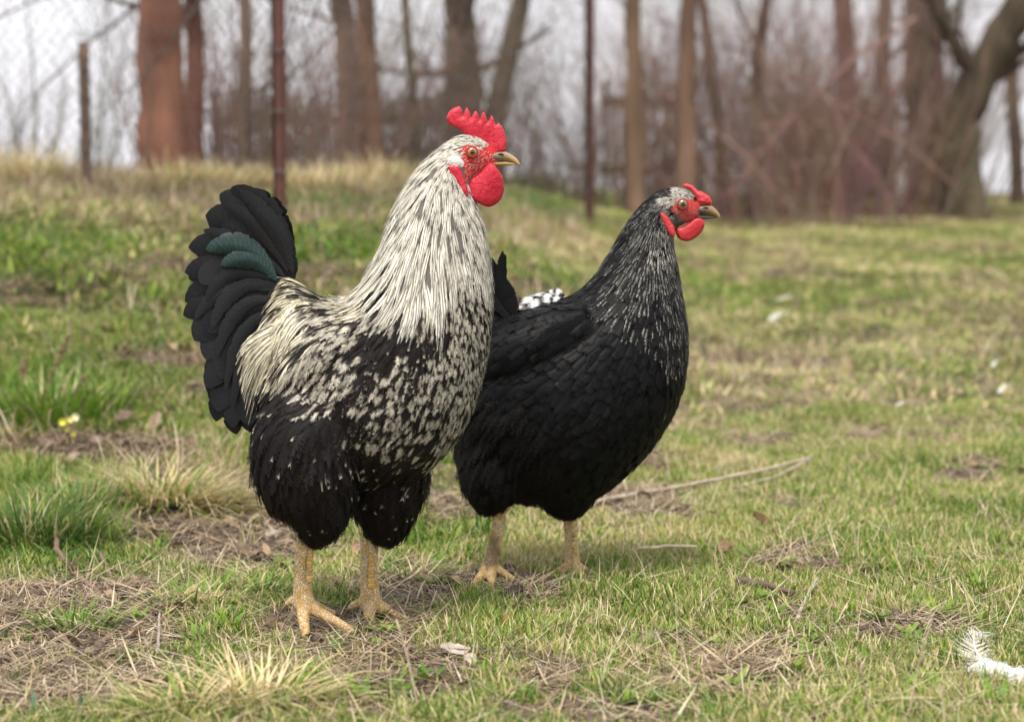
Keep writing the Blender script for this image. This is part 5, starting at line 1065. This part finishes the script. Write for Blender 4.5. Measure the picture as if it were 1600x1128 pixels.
ld = foot(hen, [(890, 796, 11.5, 15), (892, 830, 11, 15), (894, 858, 11, 15), (894, 882, 13.5, 14), (894, 890, 10, 14)],
 [[(894, 882, 10, 14), (880, 890, 8.5, 6), (868, 896, 7, 0), (858, 902, 5, -4)], [(896, 884, 10, 14), (900, 896, 8.5, -4), (904, 906, 6.5, -16), (906, 914, 4.8, -24)], [(896, 882, 9, 16), (910, 889, 7.5, 16), (924, 896, 6, 14), (932, 899, 4.6, 12)], [(892, 880, 8, 18), (886, 884, 6.5, 34), (882, 885, 5, 44), (880, 886, 4, 52)]], DH, .001, g1)
scutes(ld, [(896, 815, 4), (898, 840, 4), (899, 862, 4)], DH, .0036, (.50, .36, .14), 8)

# ================================================================== SMALL THINGS
drg = random.Random(77)
def du(a, b): return drg.uniform(a, b)
def gp(px, py, h=0):
    p = ground(px, py); p.z += h; return p
def stick(label, pts, r, col, name='twig', cat='twig', n=7, side=0, group=None, taper=.6, m=None):
    """pts: (px,py,height above ground m)"""
    P_ = [gp(x_, y_ , 0) + Vector((0, 0, h)) for x_, y_, h in pts]; fine = []
    for a_, b_ in zip(P_[:-1], P_[1:]):
        for k in range(4): fine.append(a_.lerp(b_, k / 4) + Vector((du(-1, 1), du(-1, 1), du(-.6, .6))) * r * .35)
    fine.append(P_[-1]); mm = len(fine); mb = MB(); mb.tube(fine, [r * (1 - (1 - taper) * i / mm) * du(.88, 1.12) for i in range(mm)], n, col)
    for i in range(side):
        k = drg.randrange(1, mm - 1); d = Vector((du(-1, 1), du(-.6, .6), du(.1, .9))).normalized(); L = r * du(6, 14); q = fine[k]
        mb.tube([q, q + d * L * .5 + Vector((0, 0, r * .4)), q + d * L], [r * .4, r * .3, r * .12], 5, col)
    base = min(P_, key=lambda q: q.z); return tag(mb.build(name, m or M['twig'], None, base), label, cat, group)
TW = (.17, .115, .085)
stick('crooked brown twig with a raised pale tip beside the lush tussock', [(86, 852, .035), (90, 880, .02), (118, 908, .012), (160, 936, .004)], .0042, TW, side=4, taper=.8)
stick('short brown twig leaning right of the crooked twig', [(158, 885, .02), (178, 915, .004)], .0032, TW)
stick('thick knobbly dark twig lying in the grass right of the hen', [(1155, 925, .016), (1190, 929, .015), (1240, 940, .012)], .0062, (.13, .095, .075))
stick('pale forked twig pointing up right of the thick knobbly twig', [(1244, 975, .004), (1256, 950, .008), (1276, 925, .02)], .0030, (.40, .35, .30), side=1)
stick('thin red brown twig right above the forked twig', [(1255, 900, .01), (1312, 912, .008)], .0024, (.22, .12, .07))
stick('long pale straw stalk behind the hen running up to the right', [(935, 792, .01), (1010, 780, .012), (1100, 768, .018), (1190, 752, .02), (1268, 738, .03)], .0042, (.38, .31, .24), name='dead_stalk', cat='stalk')
stick('second pale stalk lying just under the long straw stalk', [(1150, 768, .008), (1210, 758, .015), (1265, 740, .028)], .003, (.40, .33, .25), name='dead_stalk', cat='stalk')
stick('short pale yellow straw right of the hen leg', [(996, 876, .018), (1040, 874, .020), (1090, 872, .018)], .0030, (.62, .53, .36), name='dead_stalk', cat='stalk')
stick('grey stem lying flat at the left edge on bare earth', [(-10, 990, .006), (40, 980, .007), (68, 976, .006)], .0034, (.36, .28, .20), name='dead_stalk', cat='stalk')
stick('broken grey stalk on bare earth left of the rooster', [(330, 925, .006), (380, 905, .01), (415, 892, .012)], .0026, (.33, .26, .20), name='dead_stalk', cat='stalk')
stick('short grey twig standing in soil near the bottom left', [(246, 1030, .003), (248, 1005, .012), (250, 985, .022)], .0024, (.30, .25, .22))
stick('brown twig on the earth behind the rooster legs', [(300, 835, .006), (370, 862, .006), (440, 872, .006)], .0030, (.25, .17, .12))
stick('slim grey twig under the hen breast', [(1052, 905, .008), (1115, 914, .01)], .0026, (.30, .25, .2))
def stalk(label, px, py, H, lean, col, r=.0013, head=False, group=None):
    p = gp(px, py, -.003); mb = MB(); pts = [p]; d = Vector((lean, du(-.1, .1), 1)).normalized()
    for k in range(7): pts.append(pts[-1] + d * H / 7); d = (d + Vector((lean * .12 + du(-.05, .05), du(-.04, .04), -.03))).normalized()
    mb.tube(pts, [r * (1 - .08 * k) for k in range(8)], 6, col)
    if head:
        for k in range(26):
            q = pts[4].lerp(pts[7], drg.random()); dd = Vector((du(-1, 1), du(-1, 1), du(.2, 1.2))).normalized(); mb.tube([q, q + dd * .006, q + dd * .012], [.0006, .0016, .0004], 5, col)
    return tag(mb.build('dead_stalk', M['twig'], None, p), label, 'stalk', group)
stalk('tall thin blurred straw standing in front of the rooster feet', 655, 1112, .105, -.16, (.50, .40, .29), .0016)
stalk('tall thin blurred straw standing near the white feather', 1418, 1128, .115, .12, (.46, .38, .28), .0013)
stalk('upright pale straw left of the hen breast edge', 1003, 872, .075, .08, (.55, .46, .32), .0011)
stalk('upright pale bent straw at the right edge', 1590, 850, .07, -.35, (.55, .46, .32), .0010)
stalk('pale straw standing in the grass right of the long stalk', 1342, 862, .05, -.2, (.55, .46, .32), .0010)
stalk('straw rising beside the second hen foot', 1000, 960, .06, -.5, (.50, .42, .30), .0010)
stalk('thin straw leaning right over the grass left of the forked twig', 1075, 975, .065, .5, (.45, .38, .28), .0010)
stalk('brown blurred dock stalk with seed head on the left bank', 62, 640, .16, .3, (.22, .13, .09), .0028, True)
stalk('second dock stalk closer to the left edge', 30, 640, .10, .05, (.24, .15, .10), .0025, True)
stalk('thin dock stalk leaning right above the yellow flowers', 100, 650, .09, .4, (.20, .12, .09), .0024, True)
for i, (a_, b_) in enumerate([(240, 690), (262, 694), (385, 850), (545, 905)]): stalk(['pale cut stem standing by the dry tussock', 'second pale cut stem by the dry tussock', 'short pale stem near the rooster tail tips', 'short pale stem between the rooster legs'][i], a_, b_, .035, du(-.2, .2), (.5, .4, .25), .0018)
def tussock(label, px, py, n, Lr, spread, dead, lean=(0, 0), wd=(.002, .0035), name='grass_tussock', ry=.7, fall=(.2, 1.2)):
    c = gp(px, py); mb = MB()
    for i in range(n):
        a = du(0, 6.28); r = spread * math.sqrt(drg.random()); x_ = c.x + r * math.cos(a); y_ = c.y + r * math.sin(a) * ry; isd = drg.random() < dead
        az = a + du(-.9, .9) if lean == (0, 0) else math.atan2(lean[1] + du(-.6, .6), lean[0] + du(-.6, .6))
        val = du(.68, 1.0) if isd else du(0, .38)
        blade(mb, (x_, y_, float(gz(x_, y_)) - .003), az, du(*Lr), du(*wd), du(*fall) * (.4 + .6 * r / spread), du(.5, 1.6), val, 6, du(-.5, .5))
    o = mb.build(name, M['lush'] if 'lush' in label else M['tuss'], None, c); tag(o, label, 'tussock'); return o
M['tuss'] = M['grass'].copy(); M['lush'] = M['grass'].copy()
_cr = [n for n in M['lush'].node_tree.nodes if n.type == 'VALTORGB'][0].color_ramp.elements; _cr[0].color = (.022, .07, .014, 1); _cr[1].color = (.06, .13, .022, 1)

tussock('lush dark green tussock at the left edge', 50, 850, 1500, (.05, .12), .12, .10, wd=(.0018, .003))
tussock('green tussock behind the lush one on the left edge', 120, 800, 700, (.04, .10), .09, .18, wd=(.0018, .003))
tussock('straw coloured tussock with long drooping blades left of the rooster', 255, 790, 520, (.07, .14), .075, .66, wd=(.0025, .0045), fall=(.5, 1.5))
tussock('straw and green tussock fallen to the right beside the thigh of the rooster', 320, 800, 260, (.08, .15), .06, .82, lean=(1, -.3), wd=(.0022, .004), fall=(.7, 1.5))
tussock('large pale straw tussock at the bottom left in front of the rooster', 395, 1100, 520, (.05, .115), .10, .68, wd=(.0022, .0042), fall=(.9, 1.7))
tussock('pale straw tussock at the bottom edge left of the large one', 290, 1120, 220, (.05, .10), .06, .6, wd=(.002, .0035), fall=(.8, 1.6))
tussock('small bright green tussock on the bare earth at lower left', 120, 985, 240, (.03, .065), .05, .12, wd=(.0018, .003), fall=(.4, 1.4))
tussock('green tussock with broad blades left of the rooster foot', 330, 945, 260, (.035, .08), .07, .2, wd=(.0025, .0042), fall=(.8, 1.5))
tussock('green tuft close left of the near rooster foot', 410, 930, 150, (.03, .065), .04, .15, wd=(.0025, .004), fall=(.5, 1.4))
tussock('green tuft between the rooster and the hen', 640, 905, 200, (.03, .055), .06, .15, wd=(.0018, .003), fall=(.4, 1.3))
tussock('small green tuft in front of the far hen foot', 765, 950, 200, (.02, .045), .05, .2, wd=(.0016, .0026), fall=(.3, 1.2))
tussock('blurred bright green tussock behind the rooster beak', 830, 300, 900, (.10, .24), .22, .12, wd=(.004, .008))
tussock('tall green blades in front of the dock stalks', 90, 655, 350, (.06, .13), .12, .1, wd=(.003, .005), fall=(.05, .5))
for a_ in [('tall dry grass clump at the foot of the orange barked tree', 262, 300, 420, (.08, .20), .16), ('tall dry grass clump between the dull red trunk and the dark red post', 365, 295, 420, (.06, .15), .18), ('dry grass mound at the far left on the crest of the bank', 30, 285, 500, (.10, .22), .20), ('dry grass clump right of the dark red post', 500, 296, 380, (.07, .16), .2), ('dry grass clump behind the neck of the rooster', 600, 290, 300, (.08, .18), .16), ('pale dry grass clump left of the dark thin post', 880, 290, 260, (.07, .17), .16)]:
    tussock(a_[0], a_[1], a_[2], a_[3], a_[4], a_[5], .9, wd=(.003, .006), name='dry_grass_clump', fall=(.1, .9))
# dry nest of flattened grass
tussock('mat of flattened brown grass left of the rooster feet', 275, 945, 260, (.04, .08), .04, 1.0, lean=(1, .1), wd=(.0014, .0024), fall=(1.3, 1.6), name='flattened_grass')
def dead_leaf(label, px, py, L, W, col, az, tilt=.3, curl=.5, h=.006, group=None, name='dead_leaf'):
    c = gp(px, py, h); mb = MB(); vs = []; fs = []; nx_, ny_ = 9, 6
    for i in range(nx_):
        s_ = i / (nx_ - 1); ww = W * math.sin(math.pi * min(max(s_, .03), .97)) ** .7 * (1 + .15 * math.sin(s_ * 17 + px))
        for j in range(ny_):
            t = j / (ny_ - 1) * 2 - 1; x_ = (s_ - .5) * L; y_ = t * ww / 2; z_ = curl * (abs(t) ** 1.5) * W * .4 + .12 * L * math.sin(s_ * 3 + px) + du(-1, 1) * .0006
            X = x_ * math.cos(az) - y_ * math.sin(az); Y = x_ * math.sin(az) + y_ * math.cos(az); vs.append(c + Vector((X, Y * math.cos(tilt), z_ + Y * math.sin(tilt))))
    for i in range(nx_ - 1):
        for j in range(ny_ - 1): a_ = i * ny_ + j; fs.append((a_, a_ + 1, a_ + ny_ + 1, a_ + ny_))
    nt_ = len(vs); vs += [v - Vector((0, 0, .0005)) for v in vs]; fs += [tuple(q + nt_ for q in reversed(f)) for f in fs]
    mb.add(vs, fs, col); k = ny_ // 2
    mb.tube([vs[k], vs[(nx_ - 1) * ny_ // 2 + k], vs[(nx_ - 1) * ny_ + k], vs[(nx_ - 1) * ny_ + k] + Vector((math.cos(az), math.sin(az), .2)) * L * .3], [.0003, .0007, .0006, .0004], 4, tuple(q * .6 for q in col))
    return tag(mb.build(name, M['leaf'], None, c), label, 'leaf', group)
dead_leaf('pale grey dead leaf lying in front of the rooster', 712, 1032, .036, .018, (.42, .36, .30), .2, .6, .3, .014)
dead_leaf('smaller pale leaf folded under the grey dead leaf', 735, 1045, .020, .014, (.42, .36, .30), -1.0, .7, .3, .010)
dead_leaf('curled dark brown leaf standing on the grass right of the hen', 1196, 828, .042, .018, (.14, .085, .04), -.5, .6, .9, .012)
dead_leaf('dark crumpled leaf in the grass before the hen', 803, 945, .026, .02, (.09, .065, .055), .4, .5, .9, .012)
dead_leaf('orange brown leaf scrap in front of the hen', 790, 985, .018, .012, (.42, .24, .11), .8, .6, .5, .010)
dead_leaf('dark leaf on bare earth left of the rooster', 205, 990, .035, .02, (.12, .08, .055), .1, .3, .6, .006)
dead_leaf('big grey brown leaf on the litter behind the dry tussock', 195, 672, .035, .024, (.20, .14, .105), .6, .7, .7, .02)
dead_leaf('pinkish pale leaf right of the big grey brown leaf', 243, 676, .036, .022, (.30, .22, .16), 1.1, .8, .6, .02)
dead_leaf('curled brown leaf left of the yellow flowers', 72, 705, .034, .02, (.20, .14, .10), -.3, .6, .8, .015)
dead_leaf('pale curled leaf below the yellow flowers', 112, 728, .03, .018, (.32, .26, .20), .4, .6, .5, .012)
dead_leaf('grey leaf beside the pale curled leaf', 150, 705, .03, .022, (.22, .16, .12), -.7, .6, .7, .015)
dead_leaf('round grey leaf on the earth left of the rooster leg', 425, 848, .03, .022, (.30, .24, .20), .2, .5, .4, .012)
dead_leaf('thin brown leaf beside the round grey leaf', 445, 858, .03, .012, (.28, .20, .15), -.3, .5, .4, .010)
for (x_, y_, l_) in [(560, 870, 'behind the rooster legs'), (300, 700, 'behind the straw tussock'), (330, 590, 'on the bank left of the tail'), (300, 610, 'in the litter patch under the tail'), (760, 800, 'left of the hen leg'), (1015, 1010, 'in the grass before the hen'), (1520, 735, 'far off at the right edge'), (1130, 872, 'by the bare patch right of the hen')]:
    dead_leaf('small brown dead leaf ' + l_, x_, y_, du(.022, .04), du(.014, .022), (du(.2, .34), du(.15, .22), du(.11, .15)), du(-1.5, 1.5), .5, du(.3, .9), .01, 'small dead leaves')
# lost feathers
def feather(label, pts, hw, D0=None, white=(.82, .81, .78), fluff=False, name='white_feather', cup=.2, tpl=None, jit=.25):
    K = 8; base = [gp(x_, y_, h) for x_, y_, h in pts]; ps = []
    for k in range(K):
        t = k / (K - 1) * (len(base) - 1); j = min(int(t), len(base) - 2); ps.append(base[j].lerp(base[j + 1], t - j))
    f_ = np.zeros((K, 3, 3))
    for k in range(K):
        t = (ps[min(k + 1, K - 1)] - ps[max(k - 1, 0)]).normalized(); n_ = Vector((0, -.55, .8)); n_ = (n_ - t * n_.dot(t)).normalized(); f_[k] = [ps[k], t, n_]
    root = empty(name, base[0], label, 'feather')
    V_, ff, s_, c_ = batch(tpl or 'fluff', np.array([f_]), np.array([hw]), cup, lambda u, v, F_, r: np.array(white) * r.uniform(.85, 1.02, u.shape)[..., None], jit)
    mesh_np('vane', V_, ff, s_, M['white2'], root, c_)
    mb = MB(); mb.tube([p + Vector((0, -.0005, .0005)) for p in ps], [.0009 * (1 - k / K * .8) for k in range(K)], 5); mb.build('shaft', M['white'], root)
    return root
M['white2'] = mat('white_feather', vcol=True, rough=.6, spec=.2, trans=.3)
plume = template(46, .42, lambda v: float(np.clip(.5 + .6 * math.sin(min(v, 1) * 3.1), .2, 1.1)), .010); plume2 = template(80, .16, lambda v: float(.95), .011, solid=.0)
feather('white downy feather half of a curled plume at the lower right', [(1560, 1060, .008), (1530, 1045, .012), (1518, 1025, .018), (1535, 1003, .016)], .026, tpl=plume, jit=.30, white=(.72, .68, .60))
feather('bright white feather lying into the frame at the right edge', [(1640, 1085, .010), (1600, 1075, .012), (1560, 1065, .014), (1515, 1052, .014)], .0205, tpl=plume2, jit=.35, white=(.86, .86, .85))
feather('blurred white feather on the grass right of the hen', [(1200, 512, .02), (1212, 506, .03), (1232, 502, .03)], .010, jit=.1)
feather('cream blurred feather just above the white one', [(1212, 484, .03), (1228, 480, .04), (1248, 480, .03)], .010, jit=.1, white=(.68, .62, .44))
feather('tiny white feather tuft at the right, farther off', [(1548, 583, .012), (1554, 577, .02), (1560, 574, .02)], .005, jit=.1)
feather('small white feather nearer at the right edge', [(1560, 622, .012), (1568, 616, .02), (1578, 614, .02)], .007, jit=.1)
feather('tiny pale down scrap in the far grass', [(1398, 642, .01), (1408, 638, .014), (1416, 636, .012)], .005, jit=.1)
# yellow flowers
fl = gp(108, 688); root = empty('yellow_flower', fl, 'pale yellow flower cluster at the edge of the left bank', 'flower')
mb = MB(); mb.tube([fl, fl + Vector((-.004, 0, .02)), fl + Vector((0, 0, .04))], [.0012, .001, .0008], 5, (.08, .14, .03)); mb.build('stem', M['leaf'], root)
for (dx, dz, sz_, c_) in [(-.010, .036, .0085, (.72, .66, .10)), (.004, .040, .0075, (.78, .72, .22)), (.014, .045, .0085, (.82, .80, .52)), (-.002, .022, .006, (.60, .55, .08)), (.010, .014, .0065, (.66, .60, .10))]:
    mb = MB(); c = fl + Vector((dx, -.004, dz))
    for k in range(6):
        a_ = k * math.pi / 3; d = Vector((math.cos(a_), -.4, math.sin(a_))); s_ = Vector((-math.sin(a_), 0, math.cos(a_))) * sz_ * .42
        mb.add([c, c + d * sz_ * .6 - s_, c + d * sz_ + Vector((0, -.001, 0)), c + d * sz_ * .6 + s_], [(0, 1, 2), (0, 2, 3)], c_)
    mb.build('blossom', M['leaf'], root)
# two blue-green blades at the lower left corner
for (x_, y_, l_) in [(54, 1122, 'leftmost'), (124, 1122, 'second')]:
    mb = MB(); p = gp(x_, y_); blade(mb, p, du(0, 6), .030, .009, .1, .2, .5, 4)
    o = mb.build('broad_blade', M['bluegreen'] if 'bluegreen' in M else M.setdefault('bluegreen', mat('blue_green_blade', base=(.13, .22, .15), rough=.6, trans=.2)), None, p); tag(o, 'broad blue green blade at the lower left corner, ' + l_ + ' from the edge', 'blade')
